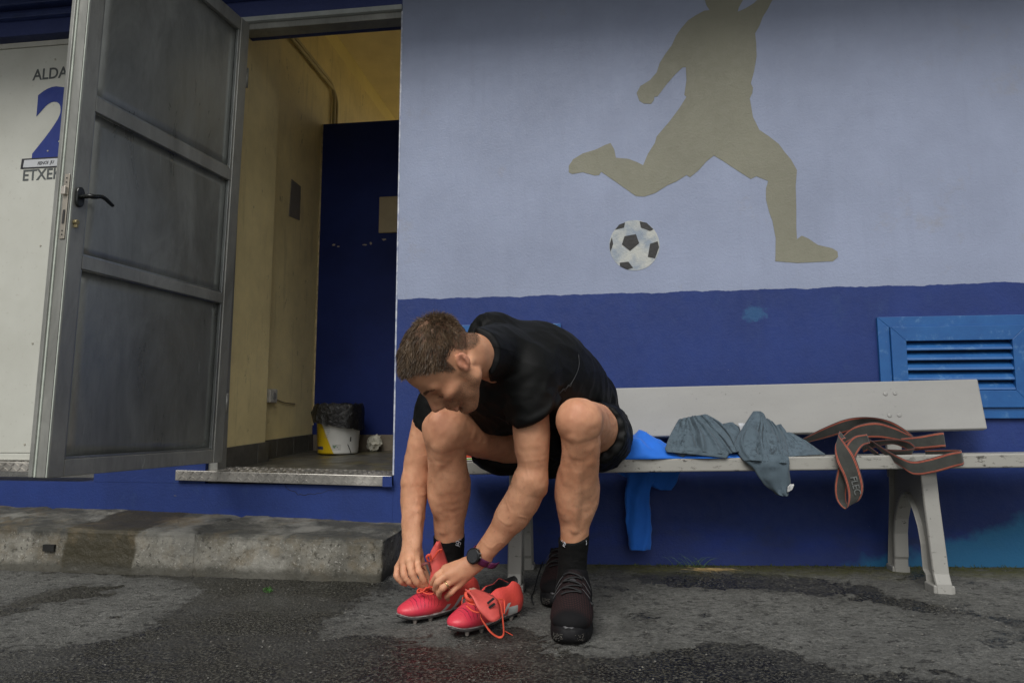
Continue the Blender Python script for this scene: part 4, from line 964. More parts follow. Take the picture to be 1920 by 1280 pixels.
ribbon('band_loop', [(1575, 830, 2.57, -3, 12, .005), (1600, 812, 2.545, -3, 13, .005), (1640, 806, 2.535, 0, 15, .004), (1675, 812, 2.53, 3, 13, .004), (1705, 822, 2.53, 3, 9, .006), (1730, 831, 2.54, 2, 5, .008)])
ribbon('band_loop', [(1690, 830, 2.50, 1, 9, .004), (1725, 829, 2.49, 1, 12, .002), (1765, 824, 2.485, 2, 14, .0), (1768, 826, 2.50, 2, 13, .0), (1740, 834, 2.52, 0, 8, .004), (1705, 838, 2.53, 0, 7, .004)], n=60)
ribbon('band_loop', [(1615, 838, 2.52, 4, 10, .0), (1640, 832, 2.50, 2, 6, .012), (1672, 828, 2.50, 1, 4, .016), (1700, 834, 2.49, -2, 7, .012), (1712, 845, 2.47, -3, 6, .01), (1685, 848, 2.47, 0, 5, .015), (1655, 846, 2.47, 2, 5, .015)], n=66)
ribbon('band_loop', [(1636, 830, 2.50, 6, 7, .0), (1660, 848, 2.445, 5, 9, .003), (1685, 864, 2.405, 5, 11, .002), (1712, 877, 2.39, 2, 13, .0), (1745, 873, 2.385, 3, 14, .0), (1785, 862, 2.383, 4, 14, .0), (1803, 858, 2.384, 3, 13, .0), (1800, 852, 2.42, 2, 9, .004), (1770, 850, 2.45, 1, 7, .008), (1735, 850, 2.47, 1, 6, .01)], n=90)
ribbon('band_loop', [(1618, 830, 2.50, 10, 12, .0), (1640, 848, 2.47, 8, 10, .004), (1650, 853, 2.45, 6, 6, .006)], n=24)
hl = ribbon('hanging_loop', [(1628, 822, 2.46, 3, 9, .004), (1608, 828, 2.44, 9, 9, .002), (1593, 850, 2.418, 12, 6, .0), (1584, 880, 2.408, 13, 3, .0), (1577, 912, 2.405, 12, 0, .0), (1578, 935, 2.405, 9, -3, .004), (1587, 949, 2.395, 3, -5, .012), (1600, 940, 2.385, 11, -3, .004), (1604, 918, 2.383, 15, -4, .0), (1597, 888, 2.385, 16, -5, .0), (1585, 860, 2.392, 16, -8, .0), (1575, 838, 2.41, 10, -8, .0), (1571, 822, 2.44, 2, -7, .01), (1580, 815, 2.47, -6, -7, .01)], n=130)
a, b = Pw(1596, 893, 2.3805), Pw(1609, 942, 2.3775); u = nrm(b-a); v = np.cross(np.array([0, -1., 0]), u); v = v if v[0] > 0 else -v
text_mesh('FLEC', .0300, simple('print_grey', (.125, .135, .13), .7, var=.4, scale=120), strap, 'lettering', a+v*-.004+np.array([0, -.001, 0]), u, nrm(v+np.array([0,0,0])), np.array([0, -1., 0]), .0002, sx=.92)

# ================================================================= bucket, liner, paper (inside the room)
YBk = 3.76
bl, brr = Pw(596, 845, YBk), Pw(672, 845, YBk); bx = (bl[0]+brr[0])/2; r0 = (brr[0]-bl[0])/2; zb_ = zf(YBk)+.001
HBk = Pw(634, 757, YBk)[2]-Pw(634, 845, YBk)[2]
bucket = thing('paint_bucket', 'white and yellow plastic paint bucket used as a bin in the doorway', 'bucket', (bx, YBk, zb_))
t = NT('bucket_plastic'); x, y, z = t.xyz()
ang = t.math('ARCTAN2', x, t.math('MULTIPLY', y, -1.))
lim = t.math('SUBTRACT', .18, t.math('MULTIPLY', z, 3.9))
yk = t.rng(t.math('SUBTRACT', ang, lim), -.012, .012, 1, 0); yk = t.math('MULTIPLY', yk, t.rng(ang, -1.42, -1.40))
c = t.mix(yk, t.mix(t.rng(t.noise(6, 3), .3, .7), (.56, .56, .52), (.66, .66, .62)), (.62, .42, .012))
def rect(a0, a1, z0, z1): return t.math('MULTIPLY', t.math('MULTIPLY', t.rng(ang, a0-.004, a0+.004), t.rng(ang, a1-.004, a1+.004, 1, 0)), t.math('MULTIPLY', t.rng(z, z0-.001, z0+.001), t.rng(z, z1-.001, z1+.001, 1, 0)))
c = t.mix(rect(-1.35, -.42, .026, .042), c, (.03, .05, .16))
lines = t.math('MULTIPLY', t.math('GREATER_THAN', t.math('SINE', t.math('MULTIPLY', z, 620.)), .25), t.math('GREATER_THAN', t.noise(70, 2, .5, (1, 1, .3)), .47))
c = t.mix(t.math('MULTIPLY', t.math('MULTIPLY', rect(-1.25, -.55, .07, .15), lines), .55), c, (.30, .20, .02))
c = t.mix(t.math('MULTIPLY', t.math('MULTIPLY', rect(-.32, -.02, .09, .16), lines), .5), c, (.25, .26, .3))
c = t.mix(t.math('MULTIPLY', rect(.08, .52, .022, .055), .35), c, (.30, .30, .28))
c = t.mix(t.math('MULTIPLY', t.math('MULTIPLY', rect(.12, .48, .026, .050), t.math('GREATER_THAN', t.noise(85, 1), .55)), .8), c, (.05, .16, .06))
c = t.mix(rect(.95, 1.03, .07, .095), c, (.05, .05, .05))
t.set('Base Color', c); t.set('Roughness', .32); t.set('Specular IOR Level', .5)
rb_ = r0*.93
mb = MB(); mb.lathe([(rb_*.9, 0), (rb_, .004), (rb_, .01), (r0*1.03, HBk*.84), (r0*1.07, HBk*.845), (r0*1.07, HBk*.90), (r0*1.05, HBk*.905), (r0*1.07, HBk*.93), (r0*1.05, HBk), (r0*.98, HBk), (r0*.9, .02)], (bx, YBk, zb_), 56); mb.build('bucket_body', t.m, bucket, True)
hw = []
for a in np.linspace(-2.2, .35, 22): hw.append((bx+(r0*1.10)*math.sin(a), YBk-(r0*1.10)*math.cos(a), zb_+HBk*(.66+.14*((a+.9)/1.3)**2*.9)))
mb = MB(); mb.tube(hw, .0022, 6); mb.build('wire_handle', simple('wire', (.30, .30, .28), .4, metal=.5), bucket, True)
mb = MB(); mb.tube([(bx+r0*1.03*math.sin(a), YBk-r0*1.03*math.cos(a), zb_+zz) for a, zz in ((.80, .055), (.90, .03), (.98, .006))], .002, 5); mb.build('pen_mark', BLK, bucket)
# bin liner
g = Grid((bx-.30, YBk-.30, zb_+.05), (bx+.30, YBk+.3, zb_+HBk+.10), .005)
c0 = np.array([bx, YBk, zb_])
n = 72; rows = []
prof = [(.80, .70, 0), (.98, .93, 0), (1.03, 1.04, 0), (1.10, 1.06, .0), (1.15, 1.00, .0), (1.17, .90, .3), (1.17, .80, .65), (1.17, .70, 1.0)]
V = []
for (rr, hh, dz) in prof:
    for k in range(n):
        th = 2*math.pi*k/n; s = math.sin(th); cth = -math.cos(th)
        drop = .12+.10*math.sin(th*1.0+.4)+.10*max(0, s)+.07*mnoise.noise(Vector((math.cos(th)*2, math.sin(th)*2, 3)))
        R = r0*rr*(1+.06*mnoise.noise(Vector((math.cos(th)*4, math.sin(th)*4, hh*5)))+.05*mnoise.noise(Vector((math.cos(th)*11, math.sin(th)*11, hh*3)))+.10*max(0, -s)**3*(dz > .2)*(1-dz*.5))
        V.append(c0+np.array([R*math.sin(th), -R*math.cos(th), HBk*(hh-dz*drop*.62)+.010*mnoise.noise(Vector((math.cos(th)*6, math.sin(th)*6, hh*9)))]))
Fc = [(i*n+k, i*n+(k+1) % n, (i+1)*n+(k+1) % n, (i+1)*n+k) for i in range(len(prof)-1) for k in range(n)]+[tuple(range(n))]
t = NT('bin_liner_plastic'); t.set('Base Color', (.010, .010, .010)); t.set('Roughness', .30); t.bump(t.noise(28, 5, .65, dist=1.5), .9, .012)
ln = mesh_obj('bin_liner', np.array(V), Fc, t.m, None, True); tag(ln, 'shiny black bin liner folded over the rim of the yellow and white bucket', 'bin bag')
# crumpled paper
pc_ = Pw(702, 829, YP-.07); bm = bmesh.new(); bmesh.ops.create_icosphere(bm, subdivisions=4, radius=1)
V = np.array([v.co for v in bm.verts]); Fc = [tuple(v.index for v in f.verts) for f in bm.faces]; bm.free()
k = 1+.55*(1-2*np.abs(nz(V, 1.3, 4, 2)))+.25*nz(V, 4, 6, 2)
V = V*k[:, None]*np.array([.030, .024, .034]); V = V @ np.array(Matrix.Rotation(.6, 3, 'Y')).T; V[:, 2] -= V[:, 2].min(); V += np.array([pc_[0], YP-.07, zf(YP-.07)+.001])
tag(mesh_obj('crumpled_paper', V, Fc, simple('paper_white', (.60, .58, .48), .8, var=.1), None, False), 'crumpled white paper lying on the floor beside the bucket', 'paper')

# ================================================================= weeds
def blades(name, c, n, L, spread, mat, lean=.6, w=.0012, seed=1, flatdir=None):
    rg = np.random.default_rng(seed); mb = MB()
    for _ in range(n):
        a = rg.uniform(0, 6.28); l = L*rg.uniform(.4, 1.1); p = np.array(c)+np.array([rg.normal(0, spread), rg.normal(0, spread*.35), 0]); p[2] = float(gz(p[0]))-.002
        if flatdir is not None: d = nrm(np.array(flatdir)+rg.normal(0, .45, 3)*[1, .5, .3]); d[2] = abs(d[2])*.4
        else: d = nrm([math.cos(a)*lean, math.sin(a)*lean*.6-.15, 1.])
        pts = [p]; dd = d.copy()
        for s in range(5):
            dd = nrm(dd+np.array([0, 0, -.12*s*(lean+.2)])); q = pts[-1]+dd*l/5; q[2] = max(q[2], float(gz(q[0]))+.002); pts.append(q)
        sd_ = nrm(np.cross(dd, [0, -1, .3]))
        V = []
        for i, q in enumerate(pts): ww = w*(1-i/5.5); V += [q-sd_*ww, q+sd_*ww]
        mb.add(V, [(2*i, 2*i+1, 2*i+3, 2*i+2) for i in range(5)])
    return mb, mat
GRN = simple('weed_green', (.07, .16, .025), .6, var=.4, scale=60); DRY = simple('straw_dry', (.34, .24, .10), .8, var=.4, scale=60)
gp = Pg(1325, 1072)
wd = thing('dry_grass_tuft', 'straggly tuft of dry and green grass at the foot of the blue wall', 'grass', gp)
m_, _m = blades('x', Pg(1312, 1066), 60, .085, .03, DRY, flatdir=(.9, -.45, .25), seed=3); tag(m_.build('dry_blades', DRY, wd), kind='stuff')
m_, _m = blades('x', Pg(1300, 1062), 26, .070, .035, GRN, lean=.7, seed=5); tag(m_.build('green_blades', GRN, wd), kind='stuff')
wp = Pg(503, 1110)
mb = MB(); rg = np.random.default_rng(2)
for _ in range(150):
    a = rg.uniform(0, 6.28); e = rg.uniform(.1, 1.4); r = rg.uniform(.006, .018); c = wp+np.array([math.cos(a)*math.cos(e)*r*1.2, math.sin(a)*math.cos(e)*r, math.sin(e)*r+.001]); u = nrm(rg.normal(0, 1, 3)); v = nrm(np.cross(u, rg.normal(0, 1, 3))); s = .0026
    mb.add([c-u*s, c+v*s*.6, c+u*s, c-v*s*.6], [(0, 1, 2, 3)])
tag(mb.build('small_weed', simple('weed_bright', (.04, .15, .016), .6, var=.35, scale=90), origin=wp), 'tiny bright green weed growing from the wet asphalt', 'weed')
mb = MB(); rg = np.random.default_rng(9)
for _ in range(260):
    x = rg.uniform(-.25, 1.7); y = WALL_Y-.004-abs(rg.normal(0, .018)); c = np.array([x, y, float(gz(x))]); l = rg.uniform(.004, .016); d = nrm(rg.normal(0, 1, 3)*[1, .5, .3]+[0, -.2, .8]); s = nrm(np.cross(d, [0, 1, .2]))*.0018
    mb.add([c-s, c+s, c+d*l+s*.3, c+d*l-s*.3], [(0, 1, 2, 3)])
tag(mb.build('wall_moss', simple('moss_green', (.055, .075, .02), .8, var=.5, scale=40), origin=(0, WALL_Y, 0)), kind='stuff')
# ================================================================= the man
def ramp_skin():
    t = NT('skin'); m = t.attr('mask', True)
    sx = t.n('ShaderNodeSeparateXYZ'); t.l(m, sx.inputs[0]); beard, red, scalp = sx.outputs
    c = t.mix(t.rng(t.math('ADD', t.math('MULTIPLY', t.noise(18, 5, .6), .6), t.math('MULTIPLY', t.noise(6.5, 3, .6, off=(2, 5, 1)), .4)), .36, .64), (.50, .232, .128), (.70, .370, .220))
    c = t.mix(t.math('MULTIPLY', t.rng(t.noise(48, 4, .7), .52, .72), .45), c, (.58, .25, .15))
    c = t.mix(t.math('MULTIPLY', t.rng(t.vor(95), .04, .09, 1, 0), t.math('MULTIPLY', t.rng(t.noise(12, 2), .5, .6), .5)), c, (.20, .085, .05))
    c = t.mix(t.math('MULTIPLY', red, .6), c, (.52, .19, .135))
    st = t.rng(t.noise(520, 2, .6), .38, .62)
    c = t.mix(t.math('MULTIPLY', beard, t.math('ADD', .12, t.math('MULTIPLY', st, .5))), c, (.085, .050, .030))
    c = t.mix(t.math('MULTIPLY', scalp, t.math('ADD', .55, t.math('MULTIPLY', st, .35))), c, (.055, .036, .024))
    t.set('Base Color', c); t.set('Roughness', t.rng(t.noise(60, 3), .3, .7, .48, .64)); t.set('Specular IOR Level', .36)
    t.set('Subsurface Weight', .10); t.set('Subsurface Radius', (.010, .004, .002)); t.b.inputs['Subsurface Scale'].default_value = .6
    t.bump(t.math('ADD', t.noise(420, 3, .6), t.math('MULTIPLY', t.noise(90, 3, .6), .6)), .22, .0012); return t.m
SKIN = ramp_skin()
person = thing('person', 'man in black t-shirt and shorts bent over on the bench lacing a pink boot', 'person', (.12, 2.3, 0))
VOX = .0027
LO = np.array([-.76, 1.45, .03]); HI = np.array([.50, 2.72, .92])
B = Grid(LO, HI, VOX)
def local(pts, m): 
    c = np.array([p for p, r in pts]); return B.local(c.min(0)-m, c.max(0)+m)
# ---- legs
HIP_R = J(1022, 826, 2.38, 58); HIP_L = J(1116, 816, 2.34, 58)
RK = J(836, 806, 2.03, 39); LK = J(1085, 788, 1.865, 40)
def legs():
    L = [HIP_R, J(930, 819, 2.20, 45), J(876, 811, 2.09, 41), RK]
    g = local(L+[J(840, 1120, 2.1, 20)], .14); g.chain(L, .02)
    g.chain([RK, J(838, 852, 2.055, 37), J(841, 905, 2.075, 37.5), J(842, 960, 2.10, 30), J(842, 1005, 2.12, 26.5), J(841, 1050, 2.13, 26), J(838, 1105, 2.12, 27)], .02)
    g.ell(P(853, 912, 2.11), (.043, .047, .085), k=.03)                                    # calf
    g.ell(P(822, 918, 2.07), (.030, .036, .080), k=.02)
    g.ell(P(823, 789, 1.992), (.027, .020, .031), k=.014); g.cone(*[J(827, 835, 1.99, 12)[0], J(830, 860, 2.01, 10)[0]], .017, .015, .02)   # kneecap, tendon
    g.ell(P(852, 795, 2.02), (.030, .030, .026), k=.02); g.ell(P(810, 800, 2.03), (.020, .028, .026), k=.02)
    g.cone(P(824, 868, 2.008), P(833, 992, 2.075), .0125, .0105, .009)                        # shin bone
    B.merge(g)
    L = [HIP_L, J(1112, 806, 2.13, 51), J(1096, 794, 1.96, 44), LK]
    g = local(L+[J(1072, 1120, 1.98, 20)], .14); g.chain(L, .02)
    g.chain([LK, J(1089, 838, 1.89, 36), J(1084, 895, 1.93, 36), J(1079, 950, 1.96, 31), J(1076, 1005, 1.975, 26), J(1073, 1060, 1.985, 24), J(1070, 1110, 1.98, 27)], .02)
    g.ell(P(1096, 912, 1.975), (.042, .047, .088), k=.03); g.ell(P(1066, 915, 1.955), (.036, .040, .085), k=.025)
    g.ell(P(1081, 777, 1.834), (.028, .019, .032), k=.014); g.cone(P(1082, 820, 1.835), P(1084, 850, 1.855), .016, .014, .02)
    g.ell(P(1110, 786, 1.86), (.024, .030, .030), k=.02); g.ell(P(1060, 788, 1.86), (.018, .028, .030), k=.02)
    g.cone(P(1086, 868, 1.858), P(1078, 992, 1.934), .0125, .0105, .009)
    B.merge(g)
legs()
# ---- torso and neck
NB = P(935, 662, 1.93)
g = B.local((-.60, 1.5, .33), (.45, 2.68, .92))
g.ell(P(1072, 806, 2.42), (.150, .125, .105), k=.0); g.cone(P(1072, 770, 2.36), P(985, 700, 2.08), .112, .120, .05)
g.cone(P(985, 694, 1.97), P(872, 712, 2.12), .050, .050, .05); g.cone(P(975, 700, 2.06), NB, .10, .062, .05)
HC = P(846, 679, 1.71)                                                                     # head centre, between the ears
bR, bU, bC = RGT, UPV, -FWD
hf = nrm(-.46*bR-.87*bU+.14*bC); hl = .42*bR-.08*bU+.90*bC; hl = nrm(hl-hf*np.dot(hl, hf)); hu = np.cross(hf, hl)
HS = 1.05
def hp(x, y, z): return HC+(hf*x+hl*y+hu*z)*(HS/1000)
HR = np.array([hf, hl, hu]); s_ = HS/1000
g.cone(NB, hp(-32, 0, -28), .064, .056, .03); g.cone(hp(-52, 26, 0), P(942, 682, 1.89), .022, .024, .03)   # neck muscle
g.cone(hp(-15, 52, -20), P(925, 706, 1.86), .014, .018, .02)
B.merge(g)
# ---- head
g = B.local(HC-.19, HC+.19)
def he(x, y, z, a, b, c, k=10, m='u', sym=False):
    g.ell(hp(x, y, z), (a*s_, b*s_, c*s_), HR, k*s_, m)
    if sym: g.ell(hp(x, -y, z), (a*s_, b*s_, c*s_), HR, k*s_, m)
def hc(p, q, a, b, k=8, m='u', sym=False):
    g.cone(hp(*p), hp(*q), a*s_, b*s_, k*s_, m)
    if sym: g.cone(hp(p[0], -p[1], p[2]), hp(q[0], -q[1], q[2]), a*s_, b*s_, k*s_, m)
g.cone(hp(-30, 0, -30), NB, .056, .062, .02)
he(-3, 0, 46, 87, 75, 81, 0); he(34, 0, 44, 56, 62, 58, 25); he(42, 0, -22, 46, 56, 70, 30)
hc((6, 54, -44), (66, 22, -88), 15, 16, 22, sym=True); he(76, 0, -88, 18, 20, 16, 16); hc((2, 58, -10), (6, 54, -44), 14, 15, 20, sym=True)
he(62, 42, -14, 22, 22, 18, 18, sym=True)
hc((88, 8, 22), (70, 46, 24), 9, 9, 14, sym=True)
he(80, 0, -24, 22, 30, 36, 18); hc((85, 8, 8), (98, 13, -24), 8, 8.5, 8, sym=True)
he(94, 33, 3, 15, 15, 10, 12, 's', True); he(71, 32, 1, 13, 16, 12, 5, sym=True); hc((80, 18, -3), (77, 46, -2), 2.2, 2, 2, 's', True)
hc((88, 0, 18), (113, 0, -20), 8, 10.5, 10); he(103, 12, -26, 10, 7.5, 7, 6, sym=True); he(107, 0, -26, 9, 8, 7, 5)
he(103, 7, -33, 6, 3.5, 4, 3, 's', True)
he(86, 0, -47, 10, 25, 12, 12); hc((95, -15, -54), (95, 15, -54), 5.5, 5.5, 6); hc((92, -13, -65), (92, 13, -65), 6.5, 6.5, 6); hc((98, -22, -59.5), (98, 22, -59.5), 2.2, 2.2, 3, 's')
he(88, 0, -75, 8, 18, 5, 6, 's')
for s in (1, -1):                                                                           # ears
    ez = nrm(hu*.85-hf*.48+hl*s*.12); ey = nrm(hl*s+hf*.28); ey = nrm(ey-ez*np.dot(ey, ez)); er = np.array([np.cross(ey, ez), ey, ez]) 
    c = hp(-10, s*77, 4)
    g.ell(c, (15.5*s_, 7*s_, 24*s_), er, 5*s_); g.ell(c+(ey*7+ez*2)*s_, (10*s_, 6*s_, 16*s_), er, 3*s_, 's'); g.ell(c-ez*20*s_+er[0]*2*s_, (7.5*s_, 5*s_, 7.5*s_), er, 4*s_)
    sg_ = 1 if np.dot(er[0], hf) > 0 else -1; xe = er[0]*sg_
    g.cone(c+(ey*4-xe*6-ez*8)*s_, c+(ey*5-xe*5+ez*9)*s_, 2.4*s_, 2.2*s_, 3*s_); g.cone(c+(xe*11+ey*2)*s_, c+(xe*11-ez*9+ey*3)*s_, 3.6*s_, 3.6*s_, 4*s_)
B.merge(g)
# ---- arms and hands
SH_L = J(986, 696, 1.93, 46); SH_R = J(858, 714, 2.14, 44)
ELL = J(996, 900, 1.925, 29); WRL = J(900, 1045, 1.965, 18)
g = local([SH_L, J(815, 1120, 1.95, 10)], .16); g2 = g
g.chain([SH_L, J(994, 770, 1.925, 35), J(996, 830, 1.92, 33.5), J(999, 872, 1.922, 29), ELL], .02)
g.ell(P(1005, 820, 1.94), (.032, .04, .075), k=.025); g.cone(P(1010, 896, 1.95), P(1009, 914, 1.945), .017, .015, .015)
g.chain([ELL, J(978, 940, 1.935, 30), J(953, 977, 1.945, 26), J(925, 1014, 1.955, 20.5), WRL], .02)
g.cone(P(990, 905, 1.912), P(955, 968, 1.932), .034, .030, .03); g.cone(P(1003, 915, 1.95), P(975, 965, 1.952), .026, .022, .03)
g.cone(P(940, 1000, 1.945), P(908, 1035, 1.95), .016, .014, .02); g.cone(P(912, 1051, 1.955), P(908, 1055, 1.953), .011, .009, .01)
MCPL = [(835, 1066, 1.955), (839, 1077, 1.938), (848, 1088, 1.938), (860, 1096, 1.950)]
for p, r in zip(MCPL, (.0125, .013, .0125, .0115)): g.cone(P(892, 1054+(p[1]-1080)*.35, 1.962), P(*p), .0165, r, .012)
g.cone(P(880, 1052, 1.96), P(848, 1070, 1.955), .014, .012, .014); g.cone(P(885, 1064, 1.975), P(862, 1082, 1.965), .016, .014, .014)
FL = [[MCPL[0], (819, 1079, 1.948), (811, 1093, 1.965), (810, 1102, 1.985)], [MCPL[1], (821, 1090, 1.928), (816, 1103, 1.945), (818, 1110, 1.965)], [MCPL[2], (830, 1102, 1.925), (823, 1113, 1.940), (825, 1119, 1.960)], [MCPL[3], (846, 1110, 1.938), (838, 1118, 1.950), (840, 1123, 1.968)]]
def finger(g, Lp, r0=.0100, k=.010):
    q = [P(*p) for p in Lp]; rs = (r0*1.12, r0*.96, r0*.86, r0*.72); f = B.local(np.min(q, 0)-.04, np.max(q, 0)+.04)
    f.chain([(a, r) for a, r in zip(q, rs)], .004); f.ell(q[1], (r0*1.06,)*3, k=.003); f.ell(q[2], (r0*.93,)*3, k=.003)
    return f
g.cone(P(884, 1066, 1.985), P(858, 1078, 2.005), .016, .0135, .012); g.chain([(P(858, 1078, 2.005), .0135), (P(833, 1088, 2.01), .0105), (P(816, 1098, 2.0), .0085)], .006)
B.merge(g)
for L, r in zip(FL, (.0094, .0097, .0094, .0086)): B.merge(finger(B, L, r), .0016)
g = local([SH_R, J(780, 1120, 2.0, 10)], .16)
ELR = J(780, 898, 2.125, 25); WRR = J(772, 1030, 2.03, 18.5)
g.chain([SH_R, J(812, 782, 2.14, 35), J(789, 848, 2.13, 28), ELR], .02); g.cone(P(772, 888, 2.14), P(771, 905, 2.14), .016, .014, .015)
g.chain([ELR, J(777, 935, 2.10, 23), J(774, 980, 2.065, 20), J(773, 1012, 2.04, 18.5), WRR], .02); g.ell(P(772, 930, 2.10), (.030, .03, .06), k=.02)
g.cone(P(783, 960, 2.055), P(780, 1025, 2.015), .011, .010, .014)
MCPR = [(780, 1048, 2.005), (768, 1050, 1.993), (756, 1055, 2.0), (746, 1063, 2.015)]
for p, r in zip(MCPR, (.0125, .013, .0125, .0115)): g.cone(P(771+(p[0]-765)*.4, 1034, 2.025), P(*p), .0165, r, .012)
g.cone(P(784, 1040, 2.035), P(792, 1066, 2.035), .014, .0115, .012); g.chain([(P(792, 1066, 2.035), .0115), (P(802, 1086, 2.02), .010), (P(806, 1100, 2.0), .008)], .006)
B.merge(g)
FR = [[MCPR[0], (787, 1071, 1.985), (795, 1088, 1.985), (801, 1100, 1.99)], [MCPR[1], (773, 1076, 1.972), (781, 1091, 1.972), (790, 1101, 1.982)], [MCPR[2], (758, 1078, 1.978), (767, 1090, 1.978), (776, 1097, 1.990)], [MCPR[3], (744, 1078, 1.998), (752, 1089, 1.998), (761, 1095, 2.008)]]
for L, r in zip(FR, (.0100, .0104, .0100, .0093)): B.merge(finger(B, L, r), .0016)
V, Q = B.mesh(2)
N = vnormals(V, Q)
# veins and tendons on the forearms, soft muscle relief
V = V+N*(nz(V, 24, 5, 2)*.0012)[:, None]
legz = smoothstep(.10, .16, V[:, 2])*smoothstep(.68, .60, V[:, 2])*smoothstep(2.35, 2.2, (V-CAM)@FWD)
V = V+N*((nz(V, (10, 10, 4.5), 31, 2)*.0030+nz(V, 26, 41, 2)*.0016)*legz)[:, None]
ve = 1-np.abs(nz(V, (26, 26, 11), 12, 1))*9; arm = (V[:, 2] > .06) & (V[:, 2] < .46) & (((V-CAM)@FWD < 2.16)) 
pxl = 960+F*((V-CAM)@RGT)/((V-CAM)@FWD)
V = V+N*(np.where(arm & ((pxl < 800) | ((pxl > 880) & (pxl < 1015))), np.clip(ve, 0, 1)*.0011, 0))[:, None]
H = (V-HC)@HR.T/s_; near = (np.linalg.norm(H, axis=1) < 165)
hx, hy, hz = H[:, 0], np.abs(H[:, 1]), H[:, 2]
wob = nz(H, .03, 3, 2)
jl = smoothstep(-12, -38, hz-(hx-20)*.05+wob*14)*smoothstep(2, 22, hx+wob*10)*smoothstep(112, 96, hx)
lipz = np.exp(-((hz+60)/8)**2-((hx-95)/14)**2)*(hy < 22)
beard = near*np.clip(jl*(1-lipz), 0, 1)*(hz > -125)*smoothstep(-118, -96, hz)
side = near*smoothstep(26, 20, hx)*smoothstep(2, 12, hx)*smoothstep(6, -20, hz)*(hy > 45)*.8
ear = near*(np.abs(hx+8) < 24)*(hz < 38)*(hz > -38)*smoothstep(73, 80, hy)
nose = near*np.exp(-((hx-114)/16)**2-(hy/16)**2-((hz+20)/18)**2)
cheek = near*np.exp(-((hx-74)/22)**2-((hy-42)/20)**2-((hz+20)/20)**2)*.55
fing = np.zeros(len(V))
for L in FL+FR:
    for i, wgt in ((1, .55), (2, .4), (3, .6)):
        fing = np.maximum(fing, wgt*np.exp(-((np.linalg.norm(V-P(*L[i]), axis=1))/.011)**2))
kn = .45*np.exp(-(np.linalg.norm(V-P(824, 791, 1.985), axis=1)/.04)**2)+.45*np.exp(-(np.linalg.norm(V-P(1082, 779, 1.83), axis=1)/.04)**2)+.6*np.exp(-(np.linalg.norm(V-P(1012, 914, 1.945), axis=1)/.03)**2)
red = np.clip(ear*.8+nose*.7+lipz*near*.9+cheek+fing+kn, 0, 1)
zfr = np.interp(hx, [-130, -70, -48, -30, -22, 6, 14, 24, 34, 48, 64, 82, 100], [-30, -28, -16, 14, 36, 36, 2, 6, 34, 56, 78, 84, 84])
top = np.clip((hz-zfr)/14, 0, 1)*near
scalp = smoothstep(0, 1, top)*(1-ear)
mask = np.stack([np.clip(beard+side, 0, 1), red, scalp], 1)
body = mesh_obj('body', V, Q, SKIN, person, True, attrs={'mask': mask}, recalc=False)
# ---- hair: short strands on the scalp
hm = np.where((scalp > .25) & (hz > -60))[0]
RNGH = np.random.default_rng(5); crown = hm[np.linalg.norm(H[hm][:, :2]-[-52, 0], axis=1) < 34]; pick = np.concatenate([RNGH.choice(hm, 20000), RNGH.choice(crown, 1800)]); ns = len(pick)
mb_v = np.zeros((ns, 8, 3)); 
Hl = H[pick]; base = V[pick]+RNGH.normal(0, .0011, (ns, 3)); nn = N[pick]
length = np.interp(Hl[:, 2], [-50, 0, 30, 60, 100], [1.6, 2.2, 4.0, 13, 17])+np.clip((Hl[:, 0]-40)*.08, 0, 4)*(Hl[:, 2] > 60)
length *= RNGH.uniform(.65, 1.2, ns)
whorl = np.stack([Hl[:, 0]+52, Hl[:, 1]*.9, np.zeros(ns)], 1); whorl /= np.linalg.norm(whorl, axis=1, keepdims=True)+22
comb = (whorl @ HR)+hf*.55-hu*.25                                                      # away from the crown, lying down
clump = np.stack([nz(Hl, .045, 20+i, 1) for i in range(3)], 1)
lift = np.interp(Hl[:, 2], [0, 40, 90], [.20, .25, .34])+.12*(Hl[:, 0] > 60)
d0 = nn*lift[:, None]+comb*.9+clump*.45+RNGH.normal(0, 1, (ns, 3))*(.10+.45*np.exp(-((Hl[:, 0]+52)**2+Hl[:, 1]**2)/26**2))[:, None]; d0 /= np.linalg.norm(d0, axis=1, keepdims=True)
p = base-nn*.0008; dd = d0.copy(); wd_ = np.cross(dd, RNGH.normal(0, 1, (ns, 3))); wd_ /= np.linalg.norm(wd_, axis=1, keepdims=True)
for sgm in range(4):
    ww = (.00042, .00038, .0003, .00012)[sgm]*1.25
    mb_v[:, 2*sgm] = p-wd_*ww; mb_v[:, 2*sgm+1] = p+wd_*ww
    p = p+dd*(length/3000)[:, None]; dd = dd+comb*.16-nn*.06+RNGH.normal(0, .05, (ns, 3)); dd /= np.linalg.norm(dd, axis=1, keepdims=True)
o_ = (np.arange(ns)*8)[:, None]; fq = np.concatenate([o_+np.array([[2*k, 2*k+1, 2*k+3, 2*k+2]]) for k in range(3)])
t = NT('hair_brown'); hv = t.attr('tone'); c = t.mix(hv, (.045, .029, .018), (.175, .118, .070)); t.set('Base Color', c); t.set('Roughness', .5); t.set('Specular IOR Level', .35)
tone = np.repeat(np.clip(.42+clump[:, 0]*.6+RNGH.normal(0, .25, ns), 0, 1), 8)
hair = mesh_obj('hair', mb_v.reshape(-1, 3), fq, t.m, person, False, attrs={'tone': tone}, recalc=False); tag(hair, 'short brown hair, faded at the sides', kind='stuff')
